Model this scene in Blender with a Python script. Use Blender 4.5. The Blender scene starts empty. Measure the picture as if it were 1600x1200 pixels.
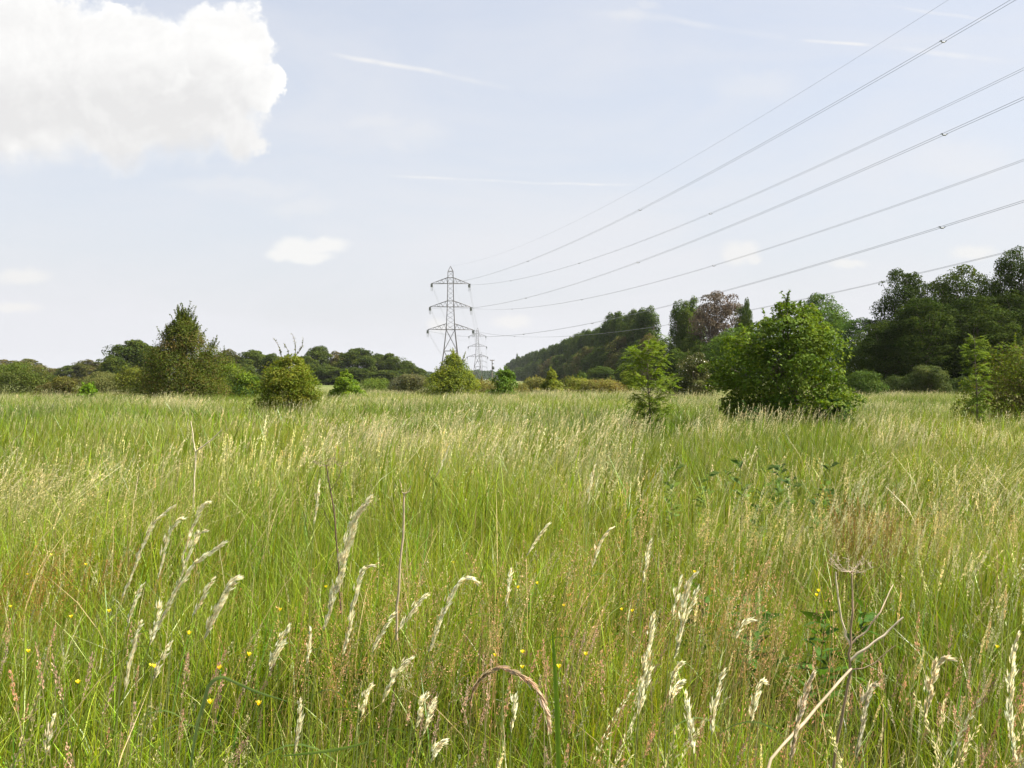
import bpy, math
import numpy as np
from math import pi, sin, cos, radians
from mathutils import Vector

# ------------------------------------------------------------------ camera, world, sun, exposure
SC = bpy.context.scene
COL = SC.collection
HOR = 592.0          # horizon row of the 1600 x 1200 photograph
EYE = 1.6
cam_d = bpy.data.cameras.new('camera'); cam = bpy.data.objects.new('camera', cam_d); COL.objects.link(cam)
cam.location = (0, 0, EYE); cam.rotation_euler = (radians(90) - 8 / 1600, 0, 0)
cam_d.sensor_width = 36; cam_d.lens = 36; cam_d.clip_start = 0.05; cam_d.clip_end = 20000
SC.camera = cam
SC.view_settings.view_transform = 'Standard'; SC.view_settings.look = 'None'
SC.view_settings.gamma = 1; SC.view_settings.exposure = 1.28
SC.view_settings.use_curve_mapping = False
cy = SC.cycles
cy.max_bounces = 5; cy.diffuse_bounces = 3; cy.glossy_bounces = 2; cy.transmission_bounces = 3
cy.volume_bounces = 0; cy.transparent_max_bounces = 6
cy.use_denoising = True
cy.caustics_reflective = False; cy.caustics_refractive = False

SUN_EL = radians(54); SUN_AZ = radians(92)       # azimuth clockwise from the view direction (+Y)
sd = Vector((sin(SUN_AZ) * cos(SUN_EL), cos(SUN_AZ) * cos(SUN_EL), sin(SUN_EL)))
sl = bpy.data.lights.new('sun', 'SUN'); sl.energy = 4.9; sl.angle = radians(0.6); sl.color = (1, .94, .79)
so = bpy.data.objects.new('sun', sl); COL.objects.link(so)
so.rotation_euler = sd.to_track_quat('Z', 'Y').to_euler(); so.location = (0, 0, 60)

W = bpy.data.worlds.new('World'); SC.world = W; W.use_nodes = True
wn = W.node_tree.nodes; wl = W.node_tree.links; wn.clear()


class NG:
    """tiny helper that writes math nodes"""
    def __init__(s, tree): s.t = tree
    def n(s, kind, **k):
        x = s.t.nodes.new(kind)
        for a, b in k.items(): setattr(x, a, b)
        return x
    def put(s, sock, v):
        if hasattr(v, 'is_output'): s.t.links.new(v, sock)
        else: sock.default_value = v
    def m(s, op, a, b=None, c=None, clamp=False):
        x = s.n('ShaderNodeMath', operation=op, use_clamp=clamp)
        s.put(x.inputs[0], a)
        if b is not None: s.put(x.inputs[1], b)
        if c is not None: s.put(x.inputs[2], c)
        return x.outputs[0]
    def smooth(s, v, lo, hi, a=0., b=1.):
        x = s.n('ShaderNodeMapRange', interpolation_type='SMOOTHSTEP')
        s.put(x.inputs[0], v); s.put(x.inputs[1], lo); s.put(x.inputs[2], hi); s.put(x.inputs[3], a); s.put(x.inputs[4], b)
        return x.outputs[0]
    def noise(s, vec, scale, detail=4, rough=.55, dist=0.):
        x = s.n('ShaderNodeTexNoise'); s.put(x.inputs['Vector'], vec)
        x.inputs['Scale'].default_value = scale; x.inputs['Detail'].default_value = detail
        x.inputs['Roughness'].default_value = rough; x.inputs['Distortion'].default_value = dist
        return x.outputs['Fac']
    def mix(s, f, a, b):
        x = s.n('ShaderNodeMix', data_type='RGBA'); s.put(x.inputs['Factor'], f)
        s.put(x.inputs[6], a); s.put(x.inputs[7], b)
        return x.outputs[2]


def build_sky():
    g = NG(W.node_tree)
    out = g.n('ShaderNodeOutputWorld'); bg = g.n('ShaderNodeBackground')
    wl.new(bg.outputs[0], out.inputs[0]); bg.inputs['Strength'].default_value = 0.085
    sky = g.n('ShaderNodeTexSky', sky_type='NISHITA'); sky.sun_disc = False
    sky.sun_elevation = SUN_EL; sky.sun_rotation = SUN_AZ
    sky.air_density = 1.0; sky.dust_density = 3.0; sky.ozone_density = 1.3; sky.altitude = 40
    tc = g.n('ShaderNodeTexCoord'); sep = g.n('ShaderNodeSeparateXYZ'); wl.new(tc.outputs['Generated'], sep.inputs[0])
    X, Y, Z = sep.outputs
    yc = g.m('MAXIMUM', Y, 0.02)
    u = g.m('DIVIDE', X, yc); v = g.m('DIVIDE', Z, yc)         # tangents of bearing and elevation
    front = g.smooth(Y, .02, .25)
    P = g.n('ShaderNodeCombineXYZ'); wl.new(u, P.inputs[0]); wl.new(v, P.inputs[1])
    P = P.outputs[0]
    # thin high veil: a pale milky layer, thicker towards the horizon
    zc = g.m('MAXIMUM', Z, 0.0)
    hz = g.m('POWER', g.m('SUBTRACT', 1.0, zc), 7.0)
    st = g.n('ShaderNodeMapping'); wl.new(tc.outputs['Generated'], st.inputs[0]); st.inputs['Scale'].default_value = (2, 2, 7)
    veil_n = g.noise(st.outputs[0], 1.6, 5, .6, .4)
    veil = g.m('ADD', g.m('MULTIPLY', hz, .50), g.m('MULTIPLY', g.smooth(veil_n, .3, .75), .2))
    veil = g.m('ADD', veil, .56, clamp=True)
    col = g.mix(veil, sky.outputs[0], (4.02, 4.06, 4.27, 1))
    # clouds: soft-edged cumulus built out of billows (centre bearing/elevation, radii)
    def px(x, y): return ((x - 800) / 1600, (HOR - y) / 1600)
    def field(blobs, warp, wscale, detail=6):
        n1 = g.noise(P, wscale, detail, .6)
        n2 = g.noise(P, wscale * 1.0001 + 3, detail, .6)
        uu = g.m('ADD', u, g.m('MULTIPLY', g.m('SUBTRACT', n1, .5), warp))
        vv = g.m('ADD', v, g.m('MULTIPLY', g.m('SUBTRACT', n2, .5), warp))
        f = None
        for x, y, rx, ry in blobs:
            cx, cz = px(x, y)
            a = g.m('DIVIDE', g.m('SUBTRACT', uu, cx), rx / 1600); b = g.m('DIVIDE', g.m('SUBTRACT', vv, cz), ry / 1600)
            q = g.m('SUBTRACT', 1.0, g.m('SQRT', g.m('ADD', g.m('MULTIPLY', a, a), g.m('MULTIPLY', b, b))))
            f = q if f is None else g.m('SMOOTH_MAX', f, q, .12)
        return f, n1
    big = [(-60, 130, 170, 125), (60, 60, 120, 85), (150, 110, 160, 110), (345, 75, 92, 80), (395, 125, 50, 52), (245, 75, 60, 62), (330, 170, 105, 80),
           (60, 200, 190, 80), (220, 200, 190, 74), (375, 215, 48, 48), (-150, 215, 170, 65), (200, 60, 100, 55), (404, 232, 22, 20), (418, 150, 26, 26)]
    f, n1 = field(big, .060, 19, 12)
    edge = g.m('ADD', g.smooth(n1, .38, .62, .07, .34), g.m('MULTIPLY', g.smooth(v, .20, .30, 1, 0), .5))     # crisp heads, misty base
    al = g.m('MULTIPLY', g.smooth(f, 0.0, edge), front)
    shn = g.noise(P, 5.5, 3, .5)
    sh = g.m('MULTIPLY', g.smooth(f, .05, .4), g.smooth(shn, .34, .52))
    sh = g.m('MULTIPLY', sh, g.smooth(v, .33, .26, .35, 1))
    sh = g.m('MAXIMUM', sh, g.m('MULTIPLY', g.smooth(v, .30, .225), .62))
    off = g.n('ShaderNodeVectorMath', operation='ADD'); wl.new(P, off.inputs[0]); off.inputs[1].default_value = (.008, .010, 0)
    rel = g.m('SUBTRACT', g.noise(P, 13, 7, .6, .3), g.noise(off.outputs[0], 13, 7, .6, .3))
    sh = g.m('ADD', sh, g.m('MULTIPLY', rel, 1.9), clamp=True)  # sunward relief shading of the billows, put into the cloud colour
    ccol = g.mix(sh, (5.1, 5.07, 5.0, 1), (4.0, 3.97, 3.98, 1))
    col = g.mix(al, col, ccol)
    small = [(462, 390, 48, 26), (505, 384, 50, 18), (440, 398, 32, 14), (480, 402, 50, 14)]
    fs, _ = field(small, .012, 40, 4)
    col = g.mix(g.m('MULTIPLY', g.smooth(fs, 0, .55, 0, .8), front), col, (4.7, 4.65, 4.55, 1))
    small2 = [(1150, 396, 34, 26), (1168, 392, 26, 22), (1178, 405, 18, 12), (1520, 395, 50, 16), (1325, 412, 40, 10), (800, 503, 42, 16), (685, 508, 26, 16), (35, 432, 60, 18), (20, 480, 60, 12)]
    fs, _ = field(small2, .010, 60, 4)
    col = g.mix(g.m('MULTIPLY', g.smooth(fs, 0, .7, 0, .6), front), col, (4.6, 4.5, 4.35, 1))
    small3 = [(985, 22, 42, 15), (1010, 5, 30, 12), (590, 192, 70, 16), (640, 215, 90, 30), (1180, 130, 90, 40), (370, 290, 150, 20), (470, 320, 90, 25), (1500, 250, 120, 40)]
    fs, _ = field(small3, .05, 16, 6)
    col = g.mix(g.m('MULTIPLY', g.smooth(fs, 0, .8, 0, .25), front), col, (4.4, 4.35, 4.35, 1))
    # old contrails
    wob = g.noise(P, 7, 3, .5)
    brk = g.smooth(g.noise(P, 11, 4, .6), .38, .6)
    for (x0, y0, x1, y1, w, s) in [(500, 80, 810, 141, 6, .5), (1240, 64, 1370, 74, 4, .55), (1370, 74, 1600, 98, 7, .32), (1020, 24, 1250, 66, 8, .25), (580, 275, 1020, 292, 3, .5), (1380, 10, 1570, 36, 5, .25), (880, 20, 1060, 30, 10, .14)]:
        (a0, b0), (a1, b1) = px(x0, y0), px(x1, y1)
        L = math.hypot(a1 - a0, b1 - b0); tx, tz = (a1 - a0) / L, (b1 - b0) / L
        du = g.m('SUBTRACT', u, a0); dv = g.m('SUBTRACT', v, b0)
        al_ = g.m('DIVIDE', g.m('ADD', g.m('MULTIPLY', du, tx), g.m('MULTIPLY', dv, tz)), L)
        pe = g.m('SUBTRACT', g.m('MULTIPLY', dv, tx), g.m('MULTIPLY', du, tz))
        pe = g.m('ABSOLUTE', g.m('ADD', pe, g.m('MULTIPLY', g.m('SUBTRACT', wob, .5), .012)))
        k = g.smooth(pe, 0, w / 1600, 1, 0)
        k = g.m('MULTIPLY', k, g.m('MULTIPLY', g.smooth(al_, 0, .25), g.smooth(al_, .75, 1, 1, 0)))
        k = g.m('MULTIPLY', g.m('MULTIPLY', k, s), g.m('MULTIPLY', g.m('ADD', .35, brk), front))
        col = g.mix(k, col, (4.7, 4.6, 4.5, 1))
    wl.new(col, bg.inputs['Color'])


build_sky()

# ------------------------------------------------------------------ helpers
RNG = np.random.default_rng(7)


def wx(px, Y): return (px - 800) / 1600 * Y
def wz(py, Y): return EYE + (HOR - py) / 1600 * Y
def pt(px, py, Y): return np.array([wx(px, Y), Y, wz(py, Y)])


class MB:
    """numpy mesh collector: quads (tris allowed as degenerate-free separate list) with a point colour"""
    def __init__(s): s.v = []; s.q = []; s.c = []; s.n = 0; s.t = []
    def add(s, v, q, c):
        v = np.asarray(v, np.float32).reshape(-1, 3); q = np.asarray(q, np.int32)
        c = np.asarray(c, np.float32)
        if c.ndim == 1: c = np.tile(c, (len(v), 1))
        s.v.append(v); s.c.append(c.reshape(-1, 3))
        (s.q if q.shape[1] == 4 else s.t).append(q + s.n); s.n += len(v)
    def mesh(s, name, mat):
        me = bpy.data.meshes.new(name)
        v = np.concatenate(s.v); q = np.concatenate(s.q) if s.q else np.zeros((0, 4), np.int32)
        t = np.concatenate(s.t) if s.t else np.zeros((0, 3), np.int32)
        me.vertices.add(len(v)); me.vertices.foreach_set('co', v.ravel())
        loops = np.concatenate([q.ravel(), t.ravel()])
        me.loops.add(len(loops)); me.loops.foreach_set('vertex_index', loops.astype(np.int32))
        nq, nt = len(q), len(t)
        st = np.concatenate([np.arange(nq) * 4, nq * 4 + np.arange(nt) * 3]).astype(np.int32)
        me.polygons.add(nq + nt); me.polygons.foreach_set('loop_start', st)
        me.polygons.foreach_set('use_smooth', np.ones(nq + nt, bool))
        me.update(calc_edges=True)
        ca = me.color_attributes.new('Col', 'FLOAT_COLOR', 'POINT')
        c = np.concatenate(s.c); c4 = np.ones((len(c), 4), np.float32); c4[:, :3] = c
        ca.data.foreach_set('color', c4.ravel())
        me.materials.append(mat)
        return me
    def obj(s, name, mat, parent=None, loc=None, link=True):
        o = bpy.data.objects.new(name, s.mesh(name, mat))
        if link: COL.objects.link(o)
        if parent is not None: o.parent = parent
        if loc is not None: o.location = loc
        return o


def tag(o, label=None, cat=None, group=None, kind=None):
    if label: o['label'] = label
    if cat: o['category'] = cat
    if group: o['group'] = group
    if kind: o['kind'] = kind
    return o


def empty(name, loc=(0, 0, 0), rz=0):
    o = bpy.data.objects.new(name, None); COL.objects.link(o); o.location = loc; o.rotation_euler = (0, 0, rz)
    o.empty_display_size = .3
    return o


def copy_tree(o, parent=None):
    c = o.copy(); COL.objects.link(c); c.parent = parent
    for ch in list(o.children): copy_tree(ch, c)
    return c


def nrm(a): return a / (np.linalg.norm(a, axis=-1, keepdims=True) + 1e-9)


def tube(mb, pts, rad, col, n=5):
    """tapered tube through a polyline"""
    pts = np.asarray(pts, float); rad = np.broadcast_to(np.asarray(rad, float), (len(pts),))
    tg = nrm(np.gradient(pts, axis=0))
    ref = np.array([0, 0, 1.]) if abs(tg[0][2]) < .9 else np.array([1., 0, 0])
    a = nrm(np.cross(tg, ref)); b = np.cross(tg, a)
    th = np.arange(n) * 2 * pi / n
    v = pts[:, None] + rad[:, None, None] * (a[:, None] * np.cos(th)[None, :, None] + b[:, None] * np.sin(th)[None, :, None])
    k = len(pts); i = np.arange(k - 1)[:, None] * n; j = np.arange(n)[None]
    j2 = (j + 1) % n
    q = np.stack([i + j, i + j2, i + n + j2, i + n + j], -1).reshape(-1, 4)
    mb.add(v, q, col)


# ------------------------------------------------------------------ materials
def base_mat(name):
    m = bpy.data.materials.new(name); m.use_nodes = True; m.node_tree.nodes.clear()
    g = NG(m.node_tree); out = g.n('ShaderNodeOutputMaterial')
    return m, g, out


def leaf_mat(name, trans=.35, hue=.49, inst=False, rough=.45, spec=.35, vary=.25, nscale=3.):
    m, g, out = base_mat(name)
    at = g.n('ShaderNodeAttribute', attribute_name='Col')
    col = at.outputs['Color']
    if inst:
        ti = g.n('ShaderNodeAttribute', attribute_name='tint', attribute_type='INSTANCER')
        mm = g.n('ShaderNodeMix', data_type='RGBA', blend_type='MULTIPLY'); mm.inputs['Factor'].default_value = 1
        m.node_tree.links.new(col, mm.inputs[6]); m.node_tree.links.new(ti.outputs['Color'], mm.inputs[7]); col = mm.outputs[2]
    else:
        geo = g.n('ShaderNodeNewGeometry')
        nz = g.noise(geo.outputs['Position'], nscale, 2)
        hs = g.n('ShaderNodeHueSaturation'); m.node_tree.links.new(col, hs.inputs['Color'])
        g.put(hs.inputs['Value'], g.smooth(nz, .3, .7, 1 - vary, 1 + vary)); g.put(hs.inputs['Hue'], g.smooth(nz, .3, .7, .508, .492)); col = hs.outputs[0]
    p = g.n('ShaderNodeBsdfPrincipled'); g.put(p.inputs['Base Color'], col)
    p.inputs['Roughness'].default_value = rough; p.inputs['Specular IOR Level'].default_value = spec
    t = g.n('ShaderNodeBsdfTranslucent')
    hs = g.n('ShaderNodeHueSaturation'); m.node_tree.links.new(col, hs.inputs['Color'])
    hs.inputs['Hue'].default_value = hue; hs.inputs['Saturation'].default_value = 1.1; hs.inputs['Value'].default_value = 1.25
    m.node_tree.links.new(hs.outputs[0], t.inputs['Color'])
    mx = g.n('ShaderNodeMixShader'); mx.inputs[0].default_value = trans
    m.node_tree.links.new(p.outputs[0], mx.inputs[1]); m.node_tree.links.new(t.outputs[0], mx.inputs[2])
    m.node_tree.links.new(mx.outputs[0], out.inputs[0])
    return m


def solid_mat(name, col, rough=.6, metal=0., noise=0., nscale=8., col2=None):
    m, g, out = base_mat(name)
    p = g.n('ShaderNodeBsdfPrincipled'); p.inputs['Roughness'].default_value = rough; p.inputs['Metallic'].default_value = metal
    if col2 is not None:
        geo = g.n('ShaderNodeTexCoord')
        f = g.smooth(g.noise(geo.outputs['Object'], nscale, 4), .35, .65)
        g.put(p.inputs['Base Color'], g.mix(f, (*col, 1), (*col2, 1)))
    else: p.inputs['Base Color'].default_value = (*col, 1)
    m.node_tree.links.new(p.outputs[0], out.inputs[0])
    return m


M_LEAF = leaf_mat('foliage', .36, vary=.22, nscale=1.2, spec=.06, rough=.6)
M_FAR = leaf_mat('far_foliage', .3, vary=.25, nscale=.18, spec=.03, rough=.7)
M_BARK = solid_mat('bark', (.09, .07, .05), .9, col2=(.17, .14, .11), nscale=6)
M_GRASS = leaf_mat('grass', .28, inst=True, rough=.4, spec=.4)
M_HEAD = leaf_mat('seed_head', .35, hue=.505, inst=True, rough=.45, spec=.4)
M_HERO = leaf_mat('dry_grass', .4, hue=.5, vary=.12, nscale=20, rough=.42, spec=.45)
M_STEEL = solid_mat('galvanised_steel', (.075, .075, .075), .6, .1, col2=(.12, .10, .09), nscale=.6)
M_INS = solid_mat('insulator_glass', (.10, .11, .11), .3)
M_WIRE = solid_mat('aluminium_conductor', (.17, .18, .20), .5, .2)
M_WOOD = solid_mat('weathered_wood', (.14, .11, .085), .85, col2=(.22, .18, .14), nscale=9)
M_DEAD = leaf_mat('dead_stalk', .05, vary=.2, nscale=30, rough=.6, spec=.3)
M_PETAL = leaf_mat('petals', .3, vary=.05, nscale=30, rough=.25, spec=.5)

# ------------------------------------------------------------------ ground
def hills(x, y):
    return .06 * np.sin(x * .13 + 1) * np.cos(y * .11) + .03 * np.sin(x * .31 + y * .23)


def ground():
    rs = np.concatenate([np.linspace(0, 120, 60), np.geomspace(130, 2600, 40)])
    th = np.linspace(0, 2 * pi, 97)[:-1]
    R, T = np.meshgrid(rs[1:], th, indexing='ij')
    X = R * np.sin(T); Y = R * np.cos(T) + 0
    Z = hills(X, Y) * np.clip(1 - R / 400, 0, 1)
    v = np.concatenate([[[0, 0, hills(0, 0)]], np.stack([X, Y, Z], -1).reshape(-1, 3)])
    mb = MB(); nt = len(th); k = len(rs) - 1
    i = 1 + np.arange(k - 1)[:, None] * nt; j = np.arange(nt)[None]; j2 = (j + 1) % nt
    q = np.stack([i + j, i + nt + j, i + nt + j2, i + j2], -1).reshape(-1, 4)
    mb.add(v, q, (.1, .12, .04))
    mb.t.append(np.stack([np.zeros(nt, int), 1 + np.arange(nt), 1 + (np.arange(nt) + 1) % nt], -1).astype(np.int32)[:, ::-1])
    m, g, out = base_mat('meadow_ground')
    tc = g.n('ShaderNodeNewGeometry')
    a = g.smooth(g.noise(tc.outputs['Position'], .03, 6, .6), .35, .65)
    b = g.smooth(g.noise(tc.outputs['Position'], 2.5, 5, .6), .35, .65)
    ln = g.n('ShaderNodeVectorMath', operation='LENGTH'); m.node_tree.links.new(tc.outputs['Position'], ln.inputs[0])
    far = g.mix(a, (.10, .13, .035, 1), (.17, .175, .07, 1))
    near = g.mix(b, (.035, .045, .014, 1), (.085, .085, .03, 1))
    col = g.mix(g.smooth(ln.outputs['Value'], 60, 95), near, far)
    p = g.n('ShaderNodeBsdfPrincipled'); g.put(p.inputs['Base Color'], col); p.inputs['Roughness'].default_value = .9
    p.inputs['Specular IOR Level'].default_value = .1
    bp = g.n('ShaderNodeBump'); bp.inputs['Distance'].default_value = .1; g.put(bp.inputs['Height'], g.noise(tc.outputs['Position'], 9, 5))
    m.node_tree.links.new(bp.outputs[0], p.inputs['Normal'])
    m.node_tree.links.new(p.outputs[0], out.inputs[0])
    o = mb.obj('ground', m); tag(o, kind='structure')


ground()

# ------------------------------------------------------------------ grass pieces
def jit(c, n, a=.15, rng=RNG):
    """n colours around c: brightness and warmth wander"""
    c = np.asarray(c, float)
    k = 1 + rng.normal(0, a, (n, 1)); w = rng.normal(0, a * .5, (n, 1))
    return np.clip(c * k * np.concatenate([1 + w, np.ones((n, 1)), 1 - w * .6], 1), .004, .95)


def stem_curve(base, h, az, bend, t, zl=0.28):
    """points on grass stems; base (N,2), h,az,bend (N,), t (T,) -> (N,T,3)"""
    t = np.atleast_2d(t)
    r = (h * bend)[:, None] * t ** 2.2
    z = h[:, None] * (t - zl * bend[:, None] ** 1.3 * t ** 3)
    return np.stack([base[:, :1] + r * np.cos(az)[:, None], base[:, 1:] + r * np.sin(az)[:, None], z], -1)


def blades(mb, base, h, az, bend, width, c0, c1, nseg=4, zl=.28, taper=True, rng=RNG):
    N = len(base); t = np.linspace(0, 1, nseg + 1)
    P = stem_curve(base, h, az, bend, t, zl)
    fa = rng.uniform(0, 2 * pi, N); tw = rng.normal(0, .5, N)
    ang = fa[:, None] + tw[:, None] * t
    wv = np.stack([np.cos(ang), np.sin(ang), np.zeros_like(ang)], -1)
    wp = (1 - t ** 2.2) if taper else np.full_like(t, 1.)
    wp = np.maximum(wp, .06)
    hw = .5 * width[:, None, None] * wp[None, :, None]
    V = np.stack([P - wv * hw, P + wv * hw], 2)        # N,T,2,3
    c0 = np.asarray(c0)[:, None] if np.ndim(c0) == 2 else np.asarray(c0)[None, None]
    c1 = np.asarray(c1)[:, None] if np.ndim(c1) == 2 else np.asarray(c1)[None, None]
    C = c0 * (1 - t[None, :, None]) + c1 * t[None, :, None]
    C = np.repeat(np.broadcast_to(C, (N, nseg + 1, 3))[:, :, None], 2, 2)
    i = (np.arange(N) * (nseg + 1) * 2)[:, None] + (np.arange(nseg) * 2)[None]
    q = np.stack([i, i + 1, i + 3, i + 2], -1).reshape(-1, 4)
    mb.add(V, q, C.reshape(-1, 3))


def spikelets(mb, P, D, L, Wd, col, rng=RNG):
    """pointed little husks: centre line from P along unit D, length L, width Wd; folded diamond"""
    n = len(P)
    s = nrm(np.cross(D, nrm(rng.normal(size=(n, 3)))))
    u = np.cross(D, s)
    L = L[:, None]; Wd = Wd[:, None]
    a = P; b = P + D * L * .42 + s * Wd * .5; c = P + D * L; d = P + D * L * .42 - s * Wd * .5; e = P + D * L * .45 + u * Wd * .35
    V = np.stack([a, b, c, d, e], 1); i = np.arange(n)[:, None] * 5
    t = np.stack([i + 0, i + 1, i + 4, i + 1, i + 2, i + 4, i + 2, i + 3, i + 4, i + 3, i + 0, i + 4], -1).reshape(-1, 3)
    mb.add(V, t, np.repeat(col[:, None], 5, 1).reshape(-1, 3))


HEADS = {   # t0 of head, husks, length, width, spread, droop, height range, stem bend, colour, green base
    'oat':   dict(t0=.74, n=56, L=.015, W=.0036, sp=.010, h=(.72, 1.08), bend=(.10, .42), col=(.80, .69, .42), st=(.34, .38, .12), ja=.14),
    'fog':   dict(t0=.86, n=60, L=.006, W=.0028, sp=.007, h=(.42, .72), bend=(.05, .25), col=(.54, .44, .29), st=(.17, .22, .07), ja=.16),
    'cock':  dict(t0=.84, n=44, L=.008, W=.0042, sp=.016, h=(.55, .95), bend=(.05, .25), col=(.44, .41, .22), st=(.17, .24, .07), ja=.14),
    'red':   dict(t0=.76, n=34, L=.007, W=.0022, sp=.022, h=(.45, .78), bend=(.08, .30), col=(.52, .40, .24), st=(.24, .27, .08), ja=.18),
    'bent':  dict(t0=.70, n=36, L=.009, W=.0024, sp=.028, h=(.60, .95), bend=(.35, .80), col=(.62, .54, .28), st=(.30, .33, .13), ja=.14),
    'fox':   dict(t0=.88, n=66, L=.008, W=.003, sp=.004, h=(.60, 1.0), bend=(.03, .18), col=(.72, .64, .36), st=(.22, .29, .09), ja=.14),
}


def heads(mb, kind, N, R, lod=0, rng=RNG, hs=1.):
    k = HEADS[kind]
    base = rng.normal(0, R * .5, (N, 2)); h = rng.uniform(*k['h'], N) * hs
    az = rng.normal(0.05, .75, N); bend = rng.uniform(*k['bend'], N)
    sw = (.0016, .003, .006)[lod]
    blades(mb, base, h, az, bend, np.full(N, sw), jit(np.array(k['st']) * .75, N, .15, rng), jit(np.array(k['col']) * .42 + np.array(k['st']) * .45, N, .12, rng), (5, 3, 2)[lod], taper=False, rng=rng)
    per = max(3, int(k['n'] * (1, .42, .12)[lod])); big = (1, 1.55, 3.2)[lod]
    t = k['t0'] + (1 - k['t0']) * rng.random((N, per)) ** .9
    P = stem_curve(base, h, az, bend, t); P2 = stem_curve(base, h, az, bend, np.minimum(t + .02, 1.03))
    D = nrm(P2 - P); rel = (t - k['t0']) / (1 - k['t0'])
    env = np.sin(np.clip(rel * .85 + .15, 0, 1) * pi) ** .7
    if kind == 'cock':                                     # husks sit in a few knots
        env = env * (.4 + .9 * (np.sin(rel * 14 + rng.uniform(0, 6, (N, 1))) > 0))
    off = rng.normal(size=P.shape); off = nrm(off - (off * D).sum(-1, keepdims=True) * D)
    side = np.stack([np.cos(az), np.sin(az), -.35 * np.ones(N)], -1)[:, None]
    P = P + (off * .8 + side * .5) * (k['sp'] * env * rng.random((N, per)) ** .6)[..., None]
    Dd = nrm(D + off * (.25 if kind in ('oat', 'fox', 'fog') else .6) + rng.normal(0, .12, D.shape))
    n = N * per
    spikelets(mb, P.reshape(-1, 3), Dd.reshape(-1, 3), k['L'] * big * rng.uniform(.7, 1.3, n), k['W'] * big * rng.uniform(.7, 1.3, n),
              np.repeat(jit(k['col'], N, k['ja'], rng), per, 0) * rng.uniform(.8, 1.2, (n, 1)), rng)


def leaf_tile(N, R, lod, rng, hmean=.42, broad=False, dry=.08):
    mb = MB()
    base = rng.normal(0, R * .5, (N, 2)); h = np.clip(rng.normal(hmean, .14, N), .12, .85)
    az = rng.uniform(0, 2 * pi, N); az = np.where(rng.random(N) < .22, rng.normal(0, .8, N), az)
    bend = np.abs(rng.normal(.38, .36, N)); w = rng.uniform(.0024, .0074, N) * (1, 2.3, 5.2)[lod]
    if broad: w *= 1.8
    g0 = jit((.034, .060, .005), N, .25, rng); g1 = jit((.200, .290, .012), N, .40, rng)  # blade feet darkened in the colour, adding shade deep in the sward
    dr = rng.random(N) < dry
    g0[dr] = jit((.25, .2, .09), dr.sum(), .2, rng); g1[dr] = jit((.42, .35, .18), dr.sum(), .2, rng)
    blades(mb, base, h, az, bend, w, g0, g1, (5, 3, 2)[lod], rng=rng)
    # thin upright culms in between
    n2 = N // 3
    blades(mb, rng.normal(0, R * .5, (n2, 2)), rng.uniform(.35, .8, n2) * hmean / .42, rng.normal(0, .9, n2), rng.uniform(.02, .3, n2), np.full(n2, (.0018, .0034, .0075)[lod]),
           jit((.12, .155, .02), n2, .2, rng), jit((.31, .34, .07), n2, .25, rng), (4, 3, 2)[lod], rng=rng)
    return mb


def scatter_host(name, label, mats, protos, pts, idx, rot, scl, tint):
    """one object: its points carry tufts through geometry nodes"""
    me = bpy.data.meshes.new(name); n = len(pts)
    me.vertices.add(n); me.vertices.foreach_set('co', np.asarray(pts, np.float32).ravel())
    def at(nm, ty, arr, key):
        a = me.attributes.new(nm, ty, 'POINT'); a.data.foreach_set(key, np.ascontiguousarray(arr).ravel())
    at('idx', 'INT', np.asarray(idx, np.int32), 'value'); at('rot', 'FLOAT_VECTOR', np.asarray(rot, np.float32), 'vector')
    at('scl', 'FLOAT_VECTOR', np.asarray(scl, np.float32), 'vector')
    c4 = np.ones((n, 4), np.float32); c4[:, :3] = tint; at('tint', 'FLOAT_COLOR', c4, 'color')
    o = bpy.data.objects.new(name, me); COL.objects.link(o)
    for m in mats: me.materials.append(m)
    ng = bpy.data.node_groups.new(name, 'GeometryNodeTree')
    ng.interface.new_socket('Geometry', in_out='INPUT', socket_type='NodeSocketGeometry')
    ng.interface.new_socket('Geometry', in_out='OUTPUT', socket_type='NodeSocketGeometry')
    nn = ng.nodes; L = ng.links
    gi = nn.new('NodeGroupInput'); go = nn.new('NodeGroupOutput'); jn = nn.new('GeometryNodeJoinGeometry')
    def named(nm, ty):
        a = nn.new('GeometryNodeInputNamedAttribute'); a.data_type = ty; a.inputs['Name'].default_value = nm; return a.outputs['Attribute']
    ai, ar, as_ = named('idx', 'INT'), named('rot', 'FLOAT_VECTOR'), named('scl', 'FLOAT_VECTOR')
    for k, p in enumerate(protos):
        oi = nn.new('GeometryNodeObjectInfo'); oi.inputs['Object'].default_value = p; oi.inputs['As Instance'].default_value = False
        cmpn = nn.new('FunctionNodeCompare'); cmpn.data_type = 'INT'; cmpn.operation = 'EQUAL'
        L.new(ai, cmpn.inputs[2]); cmpn.inputs[3].default_value = k
        ip = nn.new('GeometryNodeInstanceOnPoints'); L.new(gi.outputs[0], ip.inputs['Points']); L.new(cmpn.outputs[0], ip.inputs['Selection'])
        L.new(oi.outputs['Geometry'], ip.inputs['Instance']); L.new(ar, ip.inputs['Rotation']); L.new(as_, ip.inputs['Scale'])
        L.new(ip.outputs[0], jn.inputs[0])
    L.new(jn.outputs[0], go.inputs[0])
    md = o.modifiers.new('tufts', 'NODES'); md.node_group = ng
    tag(o, label, 'grass', kind='stuff')
    return o


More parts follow.
